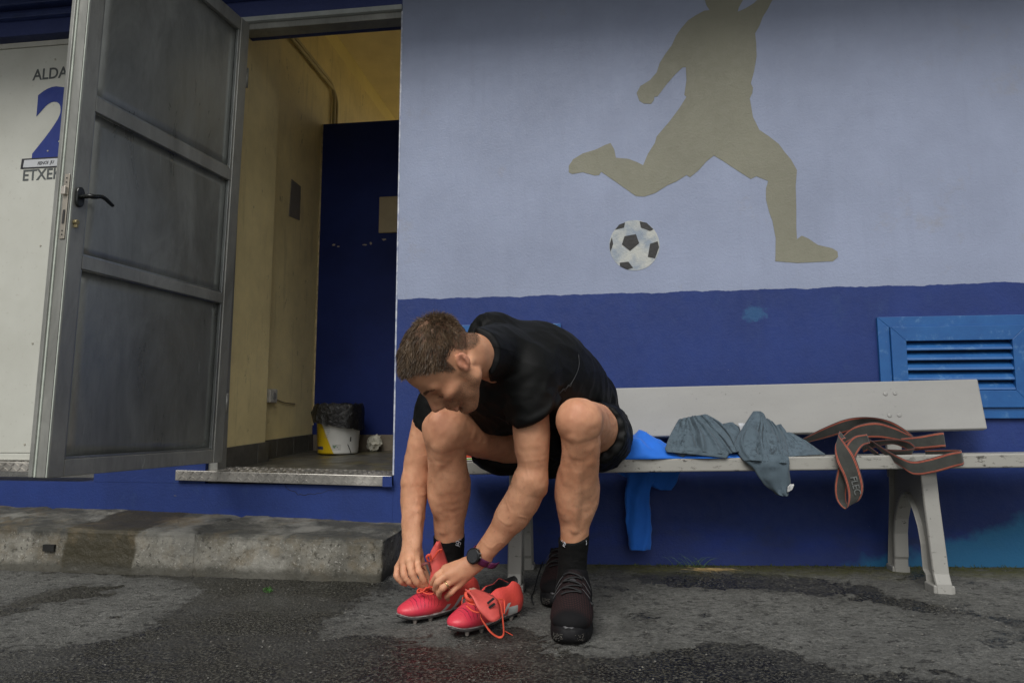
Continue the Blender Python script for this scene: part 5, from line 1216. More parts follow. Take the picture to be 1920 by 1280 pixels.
# eyebrows and lashes
def strands(name, cen, ns, fdir, ln, seed):
    rg = np.random.default_rng(seed); mb = MB()
    for _ in range(ns):
        u = rg.uniform(0, 1); c = cen(u)+rg.normal(0, .0013, 3); d = nrm(fdir(u)+rg.normal(0, .25, 3)); s = nrm(np.cross(d, rg.normal(0, 1, 3)))*.0004; l = ln*rg.uniform(.6, 1.1)
        mb.add([c-s, c+s, c+d*l], [(0, 1, 2)])
    o = mb.build(name, t.m, person); return tag(o, kind='stuff')
lid = near & (hx > 55)
def surf_strands(name, sel, n, fdir, ln, seed):
    rg = np.random.default_rng(seed); ids = np.where(sel)[0]; mb = MB()
    for i in rg.choice(ids, n):
        d = nrm(fdir(H[i])+N[i]*.35+rg.normal(0, .22, 3)); c = V[i]+rg.normal(0, .0006, 3); s = nrm(np.cross(d, rg.normal(0, 1, 3)))*.00045; mb.add([c-s, c+s, c+d*ln*rg.uniform(.6, 1.1)], [(0, 1, 2)])
    return tag(mb.build(name, t.m, person), kind='stuff')
browz = 25+5*np.sin(np.clip((hy-10)/40, 0, 1)*2.4)-5*np.clip((hy-34)/20, 0, 1)
for sg in (1, -1):
    surf_strands('eyebrow', lid & (H[:, 1]*sg > 9) & (hy < 54) & (np.abs(hz-browz) < np.interp(hy, [9, 20, 54], [3.6, 4, 1.5])), 260, lambda h: hl*sg*.9-hf*.4+hu*.15, .007, 3)
    surf_strands('eyelash', lid & (H[:, 1]*sg > 18) & (hy < 47) & (np.abs(hz+3.5) < 1.8), 90, lambda h: hf*.5-hu*.8, .006, 4)
fb_rng = np.random.default_rng(8); bm_ = np.where(beard+side > .4)[0]; pk = fb_rng.choice(bm_, 1500)
mb = MB()
for i in pk:
    d = nrm(N[i]*.8-hu*.5+fb_rng.normal(0, .35, 3)); c = V[i]+fb_rng.normal(0, .0008, 3); s = nrm(np.cross(d, fb_rng.normal(0, 1, 3)))*.00025; mb.add([c-s, c+s, c+d*.0030], [(0, 1, 2)])
tag(mb.build('stubble', t.m, person), kind='stuff')

# fine body hair on shins and forearms
hr_rng = np.random.default_rng(17); dsel = (V-CAM)@FWD; usel = 960+F*((V-CAM)@RGT)/dsel; vsel = 640-F*((V-CAM)@UPV)/dsel
hs_ = np.where(((vsel > 830) & (vsel < 1000) & (((usel > 797) & (usel < 885)) | ((usel > 1035) & (usel < 1130)))) | ((vsel > 900) & (vsel < 1035) & (((usel > 750) & (usel < 800)) | ((usel > 885) & (usel < 1012)))))[0]
mb = MB()
for i in hr_rng.choice(hs_, 3200):
    d = nrm(N[i]*.5+np.array([0, 0, -1.])*.7+hr_rng.normal(0, .4, 3)); c = V[i]; sd2 = nrm(np.cross(d, hr_rng.normal(0, 1, 3)))*.00016; mb.add([c-sd2, c+sd2, c+d*hr_rng.uniform(.005, .011)], [(0, 1, 2)])
tag(mb.build('body_hair', t.m, person), kind='stuff')
# ---- clothing
BLACK = NT('black_jersey'); t = BLACK
c = t.mix(t.rng(t.noise(9, 4), .3, .7), (.0022, .0026, .0026), (.0045, .0052, .0052)); t.set('Base Color', c); t.set('Roughness', .60); t.set('Specular IOR Level', .22)
t.bump(t.math('ADD', t.noise(1100, 2), t.math('MULTIPLY', t.noise(60, 4, .6), .9)), .2, .0015); BLACK = t.m
g = Grid((-.70, 1.62, .30), (.50, 2.72, .98), .0040)
g.ell(P(1080, 806, 2.43), (.158, .140, .112), k=0)
g.chain([(P(1086, 772, 2.38), .122), (P(1048, 724, 2.23), .148), (P(1000, 703, 2.10), .157), (P(960, 706, 2.02), .135)], .06)
g.cone(SH_L[0], SH_R[0], .078, .082, .05); g.ell(P(925, 648, 2.06), (.085, .09, .098), k=.04)
g.cone(P(975, 690, 2.02), P(945, 676, 1.97), .10, .088, .04)
nax = nrm(NB-hp(-30, 0, -28)); cpt = P(903, 674, 1.85)
sc_ = Grid(g.lo+np.floor((P(925, 665, 1.9)-.15-g.lo)/g.vox)*g.vox, P(925, 665, 1.9)+.15, g.vox)
sc_.cone(hp(-32, 0, -28), NB, .0695, .078, 0); sc_.plane(P(906, 676, 1.85), -nrm(bR*.93+bU*.28-bC*.12), k=.003); g.merge(sc_, .03)
g.cone(P(1118, 742, 2.36), P(1128, 790, 2.40), .060, .055, .04)                              # loose back hem
g.cone(P(935, 755, 2.06), P(905, 735, 2.02), .085, .060, .05)                                # chest hanging forward
# sleeves
hn = nrm(.48*bR-.88*bU); hm_c = P(1004, 780, 1.925)
s1 = B.local(P(*[985, 700, 1.93])-.2, P(985, 700, 1.93)+.25); s1 = Grid(g.lo+np.floor((P(985, 720, 1.93)-.17-g.lo)/g.vox)*g.vox, P(985, 720, 1.93)+.17, g.vox)
s1.chain([(P(986, 694, 1.935), .078), (P(993, 735, 1.925), .072), (P(1003, 792, 1.92), .067)], .03); s1.plane(hm_c, hn, k=.004)
g.merge(s1, .010)
hm_r = P(789, 803, 2.13); hnr = nrm(-.45*bR-.80*bU)
s2 = Grid(g.lo+np.floor((P(815, 740, 2.14)-.17-g.lo)/g.vox)*g.vox, P(815, 740, 2.14)+.17, g.vox)
s2.chain([(P(858, 712, 2.14), .078), (P(826, 760, 2.14), .073), (P(806, 800, 2.135), .058)], .03); s2.plane(hm_r, hnr, k=.004)
g.merge(s2, .02)
# openings: neck and sleeve mouths
g.cone(P(998, 800, 1.921), P(994, 740, 1.925), .058, .050, .006, 's'); g.cone(P(800, 812, 2.135), P(818, 770, 2.14), .047, .047, .006, 's')
Vs, Qs = g.mesh(2); Ns = vnormals(Vs, Qs)
def ridgefold(V, c, axis, freq, amp, rad, seed):
    """folds running along an axis around a centre"""
    a = nrm(axis); d = V-c; w = np.exp(-(np.linalg.norm(d, axis=1)/rad)**2); r = d-np.outer(d@a, a); q = r+np.outer(d@a, a)*.14
    return amp*w*(1-2*np.abs(nz(q, freq, seed, 1)))
disp = nz(Vs, 7, 1, 2)*.006+(1-2*np.abs(nz(Vs, (13, 13, 20), 15, 2)))*.0016
disp += ridgefold(Vs, P(1000, 760, 1.93), bR*-.8-bU*.62, 26, .016, .085, 1)                # sleeve folds sweeping to the armpit
disp += ridgefold(Vs, P(905, 640, 1.99), bR*.3-bU*.9+bC*.2, 38, .010, .075, 2)              # bunching at the neck
disp += ridgefold(Vs, P(960, 770, 2.05), bR*.5-bU*.9, 20, .016, .11, 3)
disp += ridgefold(Vs, P(1090, 740, 2.35), bR*.75-bU*.65, 17, .015, .14, 4)
disp += ridgefold(Vs, P(1010, 670, 2.08), bR*.95+bU*.1, 11, .011, .20, 6)
Vs = Vs+Ns*disp[:, None]
shirt = mesh_obj('t_shirt', Vs, Qs, BLACK, person, True, recalc=False)
# seam on the sleeve and reflective print on the side
def on_mesh(pxs, V, Q, lift=.0012):
    """points of a pixel path carried onto a surface seen by the lens (nearest vertex along the ray)"""
    d = (V-CAM)@FWD; ux = 960+F*((V-CAM)@RGT)/d; uy = 640-F*((V-CAM)@UPV)/d; out = []
    for x, y in pxs:
        m = np.hypot(ux-x, uy-y); r = np.where(m < 4.5)[0]
        if len(r) == 0: r = np.array([m.argmin()])
        dd = np.quantile(d[r], .08) if len(r) > 5 else d[r].min(); out.append(P(x, y, dd-lift))
    return out
SEAM = simple('seam_grey', (.035, .038, .038), .5, var=.1); GREYP = simple('print_grey_dark', (.035, .038, .04), .4, var=.1)
def thread(name, pxs, r, mat, V, Q, par, n=26, lift=.0008):
    L = spline([np.append(p, 0) for p in np.array(pxs, float)], n)[:, :2]; q = np.array(on_mesh(L, V, Q, lift)); q[1:-1] = (q[:-2]+q[1:-1]*2+q[2:])/4
    mb = MB(); mb.tube(q, r, 6); return mb.build(name, mat, par, True)
thread('seam', [(920, 648), (944, 654), (968, 660)], .0008, BLACK, Vs, Qs, shirt, lift=.0006)
thread('side_piping', [(1085, 664), (1086, 684), (1080, 703), (1068, 722), (1052, 734)], .0008, GREYP, Vs, Qs, shirt, lift=.0002)
thread('zigzag_print', [(1050, 737), (1057, 728), (1060, 733), (1066, 721), (1069, 725), (1074, 713)], .0009, GREYP, Vs, Qs, shirt, lift=.0002)
# shorts
g = Grid((-.40, 1.80, .28), (.52, 2.75, .68), .0040)
g.ell(P(1082, 816, 2.42), (.168, .150, .105), k=0)
a = P(952, 822, 2.235); hr = nrm(P(836, 806, 2.03)-HIP_R[0])
s1 = Grid(g.lo+np.floor((P(990, 825, 2.3)-.24-g.lo)/g.vox)*g.vox, P(990, 825, 2.3)+.24, g.vox)
s1.chain([(HIP_R[0], .128), (P(955, 822, 2.235), .098), (P(920, 822, 2.17), .096)], .03); s1.plane(P(947, 800, 2.225), nrm(hr+bU*-.45+bR*-.25), k=.004); g.merge(s1, .03)
hlv = nrm(LK[0]-HIP_L[0]); s1 = Grid(g.lo+np.floor((P(1118, 812, 2.2)-.26-g.lo)/g.vox)*g.vox, P(1118, 812, 2.2)+.26, g.vox)
s1.chain([(HIP_L[0], .125), (P(1118, 812, 2.14), .096), (P(1112, 808, 1.98), .086)], .03); s1.plane(P(1112, 806, 2.07), hlv, k=.004); g.merge(s1, .03)
g.chain([(P(1060, 838, 2.28), .050), (P(1035, 830, 2.20), .042), (P(1030, 800, 2.15), .04)], .03)
g.cone(P(960, 819, 2.255), P(900, 815, 2.13), .084, .079, .004, 's'); g.cone(P(1112, 806, 2.15), P(1100, 796, 1.94), .082, .079, .004, 's')
Vh, Qh = g.mesh(2); Nh = vnormals(Vh, Qh); Vh = Vh+Nh*((1-2*np.abs(nz(Vh, (16, 16, 22), 9, 2)))*.005)[:, None]; Vh = on_seat(Vh, .002)
shorts = mesh_obj('shorts', Vh, Qh, BLACK, person, True, recalc=False)
# loose hem of the shorts hanging under the thigh, over the seat edge
n = 22; G = np.zeros((n, 12, 3))
tl = spline([(884, 852, 2.20), (905, 856, 2.20), (940, 862, 2.21), (985, 856, 2.23)], n); bl_ = spline([(888, 866, 2.245), (908, 880, 2.235), (938, 891, 2.232), (985, 887, 2.24)], n)
for i in range(n):
    for j in range(12):
        q = tl[i]+(bl_[i]-tl[i])*j/11; G[i, j] = P(*q)+np.array([0, -.012*math.sin(math.pi*j/11)+.003*math.sin(i*.9), 0])
mb = MB(); mb.sheet(G, .003); mb.build('hem_flap', BLACK, shorts, True)
for L in ([(1151, 770), (1155, 782), (1158, 800), (1157, 818)],): thread('white_seam', L, .0008, SEAM, Vh, Qh, shorts)

# ---- socks
SOCK = fabric('sock_black', (.0055, .006, .006), .85, .25, .0, 1400)
def sock(L, cut, n_, label):
    c = np.array([p for p, r in L]); g = Grid(c.min(0)-.08, c.max(0)+.08, .003); g.chain([(p, r+.0035) for p, r in L], .02); g.plane(cut, n_, k=.002)
    V, Q = g.mesh(2); N = vnormals(V, Q); rb = np.sin((V-cut)@nrm(n_)*900)*.0003; V = V+N*(rb+nz(V, (30, 30, 60), 2, 2)*.0012)[:, None]; o = mesh_obj('sock', V, Q, SOCK, person, True, recalc=False)
    return o, V, Q
LR = [J(842, 985, 2.11, 28.5), J(842, 1005, 2.12, 27), J(841, 1050, 2.13, 26.5), J(838, 1105, 2.12, 27)]
LL = [J(1076, 985, 1.97, 28), J(1076, 1005, 1.975, 26.5), J(1073, 1060, 1.985, 24.5), J(1070, 1110, 1.98, 27)]
WTH = simple('sock_thread_white', (.52, .54, .58), .7, var=.1)
LOGO = [[(-9, -4), (-5, -7), (0, -6), (3, -8), (8, -6)], [(-4, -2), (1, -4), (4, -1), (0, 2), (3, 5), (-1, 7), (-4, 4)], [(4, -2), (7, 1), (5, 5)], [(-3, 1), (1, 2)], [(-1, 4), (3, 8), (5, 8)]]
for L, c0, nn_, lg in ((LR, P(842, 1002, 2.12), UPV*.97-RGT*.03+bC*.22, (858, 1017)), (LL, P(1078, 1003, 1.975), UPV*.97-RGT*.22+bC*.22, (1057, 1018))):
    o, Vk, Qk = sock(L, c0, nn_, '')
    fx = .55 if lg[0] > 1000 else 1
    for st in LOGO: thread('sock_emblem', [(lg[0]+x*fx*.85, lg[1]+y*.85) for x, y in st], .0008, WTH, Vk, Qk, o, 12, .0016)
    if lg[0] > 1000: thread('sock_emblem', [(1099, 1013), (1100, 1017), (1099, 1021)], .0009, WTH, Vk, Qk, o, 6, .0016)

# ---- wristwatch and ring
WC = P(889, 1041, 1.925); fa = nrm(P(925, 1014, 1.955)-WRL[0]); wn = nrm(-.55*bR+.25*bU+.80*bC); wn = nrm(wn-fa*np.dot(wn, fa)); wp_ = np.cross(fa, wn)
wrc = WRL[0]+(P(925, 1014, 1.955)-WRL[0])*.10
WC = wrc+wn*.0345
PUR = simple('watch_strap_purple', (.115, .018, .075), .5, var=.15)
mb = MB(); n = 44; G = np.zeros((n+1, 5, 3))
for i in range(n+1):
    a = 2*math.pi*i/n
    for j in range(5): G[i, j] = wrc+wn*math.cos(a)*.0315+wp_*math.sin(a)*.0315+fa*(j-2)*.0052
mb.sheet(G, .0032); wst = mb.build('watch_strap', PUR, person, True)
tp = wrc-wp_*.034-wn*.012
side_s = 1 if np.dot(wp_, bR) > 0 else -1
mb = MB(); G = np.zeros((8, 5, 3)); e0 = wrc+wp_*side_s*.033-wn*.004
for i in range(8):
    for j in range(5): G[i, j] = e0+wp_*side_s*(.001+.004*math.sin(i*.5))-wn*(i*.0032)+bR*.0018*i+fa*(j-2)*.0050
mb.sheet(G, .003); mb.build('strap_end', PUR, wst, True)
watch = wst
BLKM = simple('watch_black', (.012, .013, .014), .3, metal=.3, var=.1)
mb = MB(); mb.lathe([(.019, 0), (.0225, .002), (.0228, .009), (.0215, .0125), (.0185, .0130)], WC-wn*.004, 40, wn); mb.build('watch_case', BLKM, wst, True)
mb = MB(); mb.lathe([(.0180, 0), (.0180, .0006)], WC+wn*.0090, 32, wn); mb.build('watch_dial', simple('dial_grey', (.035, .037, .040), .15, var=.3, scale=120), wst)
for a in (.3, .75, -.3):
    mb = MB(); c = WC+wn*.003+(fa*math.cos(a+.2)+wp_*side_s*math.sin(a+.2))*.0225; mb.tube([c, c+(fa*math.cos(a+.2)+wp_*side_s*math.sin(a+.2))*.004], .0018, 8); mb.build('watch_button', simple('button_steel', (.5, .5, .48), .3, metal=.8), wst)
rp = P(*MCPL[2])*.42+P(*FL[2][1])*.58; rd = nrm(P(*FL[2][1])-P(*MCPL[2])); ra_ = nrm(np.cross(rd, [0, 0, 1])); rb2 = np.cross(rd, ra_)
mb = MB(); G = np.array([[rp+(ra_*math.cos(a)+rb2*math.sin(a))*.0122+rd*(j-1)*.0022 for j in range(3)] for a in np.linspace(0, 2*math.pi, 33)]); mb.sheet(G, .0016); mb.build('wedding_ring', simple('gold', (.55, .40, .20), .25, metal=.9, var=.1), person, True)

# ================================================================= shoes
def frame_from(toe_px, heel_px, length):
    T, Hh = Pg(*toe_px), Pg(*heel_px); a = nrm((T-Hh)*[1, 1, 0]); c = T-a*(length*.52); c[2] = float(gz(c[0]))
    return c, a
def place(o, c, a):
    o.location = tuple(c); o.rotation_euler = (0, 0, math.atan2(a[1], a[0]))
def wl(c, a, pts):
    pts = np.atleast_2d(np.asarray(pts, float)); b = np.array([-a[1], a[0], 0.]); return c+pts[:, :1]*a+pts[:, 1:2]*b+pts[:, 2:3]*np.array([0, 0, 1.])
def tolocal(c, a, q):
    b = np.array([-a[1], a[0], 0.]); d = np.atleast_2d(q)-c; return np.stack([d@a, d@b, d[:, 2]], 1)
def place_child(name, V, Fc, mat, parent, smooth=True, attrs=None, recalc=True):
    """mesh already in its parent's own axes"""
    o = mesh_obj(name, np.asarray(V, float), Fc, mat, None, smooth, origin=(0, 0, 0), attrs=attrs, recalc=recalc); o.parent = parent; return o
t = NT('boot_pink'); x, y, z = t.xyz(); ay = t.math('ABSOLUTE', y)
c = t.mix(t.rng(x, -.02, .10), (.74, .085, .062), (.66, .034, .082)); c = t.mix(t.rng(t.noise(14, 4), .3, .7, 0, .5), c, (.74, .080, .085))
wv = t.math('ADD', t.math('MULTIPLY', x, 620.), t.math('ADD', t.math('MULTIPLY', t.noise(26, 3, .6), 16.), t.math('MULTIPLY', z, 220.)))
ln_ = t.math('GREATER_THAN', t.math('SINE', wv), .955); ln_ = t.math('MULTIPLY', ln_, t.math('MULTIPLY', t.rng(x, .015, .03), t.rng(x, .125, .110))); ln_ = t.math('MULTIPLY', ln_, t.rng(t.noise(24, 2, off=(2, 3, 1)), .36, .42)); ln_ = t.math('MULTIPLY', ln_, t.rng(z, .040, .048))
c = t.mix(ln_, c, (.06, .008, .02))
def stripe(x0, slope, w, z0, z1):
    u = t.math('SUBTRACT', t.math('SUBTRACT', x, x0), t.math('MULTIPLY', z, slope)); m = t.math('MULTIPLY', t.rng(u, -w, -w+.0012), t.rng(u, w-.0012, w, 1, 0))
    return t.math('MULTIPLY', t.math('MULTIPLY', m, t.rng(z, z0, z0+.001)), t.math('MULTIPLY', t.rng(z, z1-.001, z1, 1, 0), t.rng(ay, .018, .022)))
for a_ in ((.040, -.9, .0075, .012, .042), (.004, -.9, .0085, .012, .058), (-.080, .35, .020, .014, .046)): c = t.mix(stripe(*a_), c, (.58, .60, .58))
c = t.mix(t.math('MULTIPLY', t.rng(t.math('ADD', z, t.math('MULTIPLY', t.noise(40, 4), .014)), .030, .020), .55), c, (.12, .03, .05))
inn = t.attr('inner'); c = t.mix(inn, c, (.012, .012, .013))
t.set('Base Color', c); t.set('Roughness', .42); t.bump(t.math('ADD', t.math('MULTIPLY', t.math('SINE', wv), .25), t.noise(160, 3)), .25, .0015); PINK = t.m
SOLEW = simple('boot_sole', (.055, .05, .048), .4, var=.3, scale=30, dark=(.012, .012, .012)); TRIM = simple('boot_trim', (.46, .45, .43), .4, var=.25, scale=40, dark=(.16, .10, .10)); STUD = simple('boot_stud', (.30, .27, .24), .35, var=.5, scale=50, dark=(.025, .02, .02))
LACE = simple('lace_orange', (.72, .085, .045), .7, var=.2, scale=60, bump=.3, bscale=500); TONG = simple('tongue_coral', (.66, .10, .085), .6, var=.15, scale=30, bump=.2, bscale=300)
def boot_upper(open_):
    v = .0026; g = Grid((-.17, -.08, -.01), (.19, .08, .16), v)
    g.ell((.084, 0, .035), (.064, .041, .025), k=0); g.ell((.035, .002, .041), (.080, .044, .031), k=.02); g.ell((-.092, 0, .046), (.048, .034, .052), k=.02)
    g.cone((.060, 0, .044), (-.020, 0, .074), .026, .031, .03); g.cone((-.02, 0, .048), (-.085, 0, .056), .036, .035, .03); g.cone((-.085, 0, .06), (-.088, 0, .100), .031, .030, .02); g.cone((-.03, 0, .072), (-.085, 0, .088), .031, .029, .02)
    g.plane((0, 0, .018), (0, 0, -1), k=.006); g.plane((-.088, 0, .108), (-.55, 0, 1), k=.006)
    if open_:
        g.ell((-.068, 0, .105), (.046, .024, .062), k=.006, mode='s'); g.cone((-.03, 0, .10), (.035, 0, .085), .020, .014, .006, 's')
    return g.mesh(2)
def boot(name, c, a, parent=None, open_=True, flip=1):
    V, Q = boot_upper(open_); N = vnormals(V, Q)
    d = np.hypot(V[:, 1], 0); inner = np.zeros(len(V))
    if open_:
        ctr = np.array([-.068, 0, .09]); inner = ((N*(ctr-V)).sum(1) > 0.008)*(V[:, 2] > .028)*(np.abs(V[:, 1]) < .028)*(V[:, 0] < .03)*1.
    return V, Q, inner
def boot_build(root, c, a, open_):
    V, Q, inner = boot('x', c, a, None, open_); place_child('upper', V, Q, PINK, root, True, {'inner': inner}, recalc=False); cross_laces(root, V, (.066, .050, .034, .018, .002) if not open_ else (.066, .052, .040), .017, LACE)
    n = 44; ol = []
    for th in np.linspace(0, 2*math.pi, n+1)[:-1]:
        cx = math.cos(th); xx = .004+.146*cx; wdt = np.interp(xx, [-.145, -.10, -.03, .05, .10, .15], [.0, .031, .029, .043, .040, .0]); s = math.sin(th)
        yy = (abs(s)**.75)*(1 if s > 0 else -1)*max(np.interp(xx, [-.142, -.09, -.03, .05, .10, .15], [.030, .034, .031, .046, .043, .032]), .001); ol.append((xx, yy))
    mb = MB(); mb.prism([(x_, y_, .0110+.010*(max(0., x_-.11)/.04)**1.5) for x_, y_ in ol], (0, 0, .0075)); sb = MB(); sb = place_child('sole_plate', mb.v, mb.f, SOLEW, root, False)
    mb = MB(); mb.prism([(x_*1.004, y_*1.02, .0190+.010*(max(0., x_-.11)/.04)**1.5) for x_, y_ in ol], (0, 0, .0030)); place_child('sole_trim', mb.v, mb.f, TRIM, root, False)
    bv = sb.modifiers.new('b', 'BEVEL'); bv.width = .003; bv.segments = 2; bv.limit_method = 'ANGLE'
    for (x_, y_) in ((.105, .022), (.105, -.022), (.060, .033), (.060, -.033), (.025, .0), (-.075, .022), (-.075, -.022), (-.115, .018), (-.115, -.018)):
        mb = MB(); mb.lathe([(.0042, 0), (.0050, .003), (.0080, .0115)], (x_, y_, 0), 14); place_child('stud', mb.v, mb.f, STUD, root, False)
def lace_tube(name, pts, root, c, a, r=.0022, mat=None, n=40, flat=.55):
    q = spline(tolocal(c, a, pts) if pts is not None else None, n); mb = MB(); mb.tube(q, r, 8, flat=flat); return place_child(name, mb.v, mb.f, mat or LACE, root)
def surf_z(V, x, y, r=.006):
    m = (np.abs(V[:, 0]-x) < r) & (np.abs(V[:, 1]-y) < r); return V[m, 2].max() if m.any() else .05
def cross_laces(root, V, rows, hw, mat, r0=.0034):
    for i, x_ in enumerate(rows):
        L = []
        for u in np.linspace(-1, 1, 9):
            xx = x_+.006*u*(1 if i % 2 else -1); yy = hw*u; L.append((xx, yy, surf_z(V, xx, yy)+r0*.5+(.0015 if i % 2 else 0)))
        mb = MB(); mb.tube(spline(L, 24), r0, 8, flat=.55); place_child('lace', mb.v, mb.f, mat, root)
BL = .285
# worn boot
c1, a1 = frame_from((746, 1172), (878, 1140), BL); bw = thing('football_boot', None, None, (0, 0, 0)); place(bw, c1-np.array(person.location), a1); bw.parent = person; bw.name = 'worn_boot'
boot_build(bw, c1, a1, False)
def flap(name, corners, root, c, a, mat, bulge=.006, th=.004, n=14, m=10, dirv=None):
    """sheet through four world-space edge curves: left and right columns of points, top to bottom"""
    Lc, Rc = spline(corners[0], n), spline(corners[1], n); G = np.zeros((n, m, 3)); dv = bC if dirv is None else dirv
    for i in range(n):
        for j in range(m):
            u = j/(m-1); q = Lc[i]+(Rc[i]-Lc[i])*u+dv*bulge*math.sin(math.pi*u); G[i, j] = tolocal(c, a, q)[0]
    mb = MB(); mb.sheet(G, th); return place_child(name, mb.v, mb.f, mat, root), G
flap('tongue', ([P(820, 1014, 2.00), P(806, 1040, 1.995), P(808, 1072, 1.985), P(803, 1102, 1.985)], [P(824, 1013, 2.005), P(836, 1046, 2.02), P(846, 1080, 2.01), P(838, 1108, 1.995)]), bw, c1, a1, TONG, .014)
for L, r in (([P(803, 1052, 1.985), P(800, 1044, 1.98), P(805, 1040, 1.975), P(808, 1048, 1.98)], .004), ([P(826, 1036, 1.985), P(828, 1030, 1.98), P(822, 1032, 1.978), P(815, 1042, 1.98), P(806, 1052, 1.98)], .0026),
             ([P(800, 1100, 1.965), P(792, 1108, 1.96), P(783, 1110, 1.962), P(785, 1104, 1.965), P(795, 1104, 1.963), P(808, 1100, 1.96), P(820, 1106, 1.955)], .0034), ([P(788, 1106, 1.965), P(800, 1112, 1.955), P(812, 1112, 1.955), P(818, 1104, 1.955)], .0034),
             ([P(868, 1118, 1.93), P(866, 1128, 1.925), P(867, 1138, 1.92)], .0016)): lace_tube('lace', L, bw, c1, a1, r)
lace_tube('pull_loop', [P(797, 1068, 1.985), P(791, 1062, 1.98), P(794, 1057, 1.978), P(803, 1056, 1.98), P(808, 1070, 1.98)], bw, c1, a1, .0045, simple('loop_maroon', (.16, .03, .025), .6), flat=.3)
HLIN = fabric('boot_lining_black', (.008, .008, .009), .8)
# loose boot
c2, a2 = frame_from((843, 1196), (951, 1158), BL); bo = thing('football_boot', 'empty pink football boot with its tongue flopped open, on the asphalt beside the foot', 'football boot'); place(bo, c2, a2)
boot_build(bo, c2, a2, True)
G = np.array([[(-.088+.030*math.cos(a)*(1-.1*k), .026*math.sin(a), .070+.050*k*(1-.25*abs(math.sin(a)))-.004*k) for k in np.linspace(0, 1, 8)] for a in np.linspace(math.pi*.52, math.pi*1.48, 16)]); mb = MB(); mb.sheet(G, .005); place_child('heel_lining', mb.v, mb.f, HLIN, bo)
flap('tongue', ([P(872, 1104, 1.80), P(884, 1116, 1.775), P(897, 1142, 1.755), P(917, 1164, 1.76)], [P(886, 1102, 1.86), P(912, 1111, 1.84), P(933, 1126, 1.81), P(938, 1158, 1.775)]), bo, c2, a2, TONG, .012)
flap('tongue_lining', ([P(880, 1103, 1.835), P(886, 1112, 1.81)], [P(887, 1101.5, 1.86), P(925, 1117, 1.835)]), bo, c2, a2, simple('lining_tan', (.52, .32, .24), .7), .004)
for (p, q) in (((914, 1131), (926, 1121)), ((917, 1139), (928, 1131)), ((922, 1148), (929, 1143))):
    x0, y0 = p; x1, y1 = q; ux, uy = (x1-x0), (y1-y0); l = math.hypot(ux, uy); nx, ny = -uy/l*2.1, ux/l*2.1
    mb = MB(); mb.prism([P(x0-nx, y0-ny, 1.766), P(x1-nx, y1-ny, 1.778), P(x1+nx, y1+ny, 1.776), P(x0+nx, y0+ny, 1.764)], FWD*.002); place_child('logo_bar', tolocal(c2, a2, np.array(mb.v)), mb.f, HLIN, bo, False)
for L, r in (([P(880, 1106, 1.80), P(873, 1112, 1.79), P(877, 1122, 1.78), P(890, 1128, 1.785)], .0048), ([P(874, 1124, 1.79), P(882, 1131, 1.78), P(893, 1133, 1.775), P(901, 1138, 1.77)], .0040), ([P(875, 1135, 1.79), P(886, 1144, 1.775), P(898, 1147, 1.77), P(905, 1140, 1.77)], .0036),
             ([P(905, 1145, 1.765), P(902, 1156, 1.765), P(911, 1172, 1.76), P(922, 1186, 1.755), P(936, 1194, 1.76), P(944, 1188, 1.76), P(943, 1165, 1.765), P(940, 1140, 1.775), P(934, 1122, 1.79)], .0038),
             ([P(946, 1182, 1.765), P(953, 1186, 1.77), P(961, 1190, 1.775)], .0024), ([P(934, 1122, 1.79), P(944, 1124, 1.80), P(946, 1140, 1.79), P(945, 1150, 1.785)], .0036)): lace_tube('lace', L, bo, c2, a2, r, simple('lace_red', (.60, .075, .035), .7) if r == .0038 else None, 60, .5)

# ---- black running shoes
t = NT('trainer_knit'); x, y, z = t.xyz()
kn_ = t.math('MULTIPLY', t.math('GREATER_THAN', t.math('SINE', t.math('MULTIPLY', y, 1500.)), -.1), t.math('GREATER_THAN', t.math('SINE', t.math('MULTIPLY', x, 1100.)), -.2))
toe = t.math('MULTIPLY', t.rng(x, .045, .06), t.rng(x, .135, .115)); tongue_m = t.math('MULTIPLY', t.rng(x, -.035, -.02), t.rng(z, .085, .095))
c = t.mix(t.math('MULTIPLY', kn_, t.math('MAXIMUM', toe, t.math('MULTIPLY', tongue_m, .8))), (.008, .008, .009), (.050, .021, .020))
t.set('Base Color', c); t.set('Roughness', .85); t.set('Specular IOR Level', .18); t.bump(t.math('ADD', kn_, t.noise(200, 2)), .25, .001); KNIT = t.m
MID = simple('trainer_midsole', (.008, .008, .009), .7, spec=.25, var=.3, scale=40, bump=.2, bscale=120); GREYB = simple('trainer_badge', (.045, .045, .048), .5)
OUT = simple('trainer_outsole', (.016, .016, .016), .7); SPK = simple('midsole_speckle', (.085, .08, .07), .6, var=.6, scale=200)
BLACE = simple('trainer_lace', (.010, .011, .012), .7, var=.2, bump=.2)
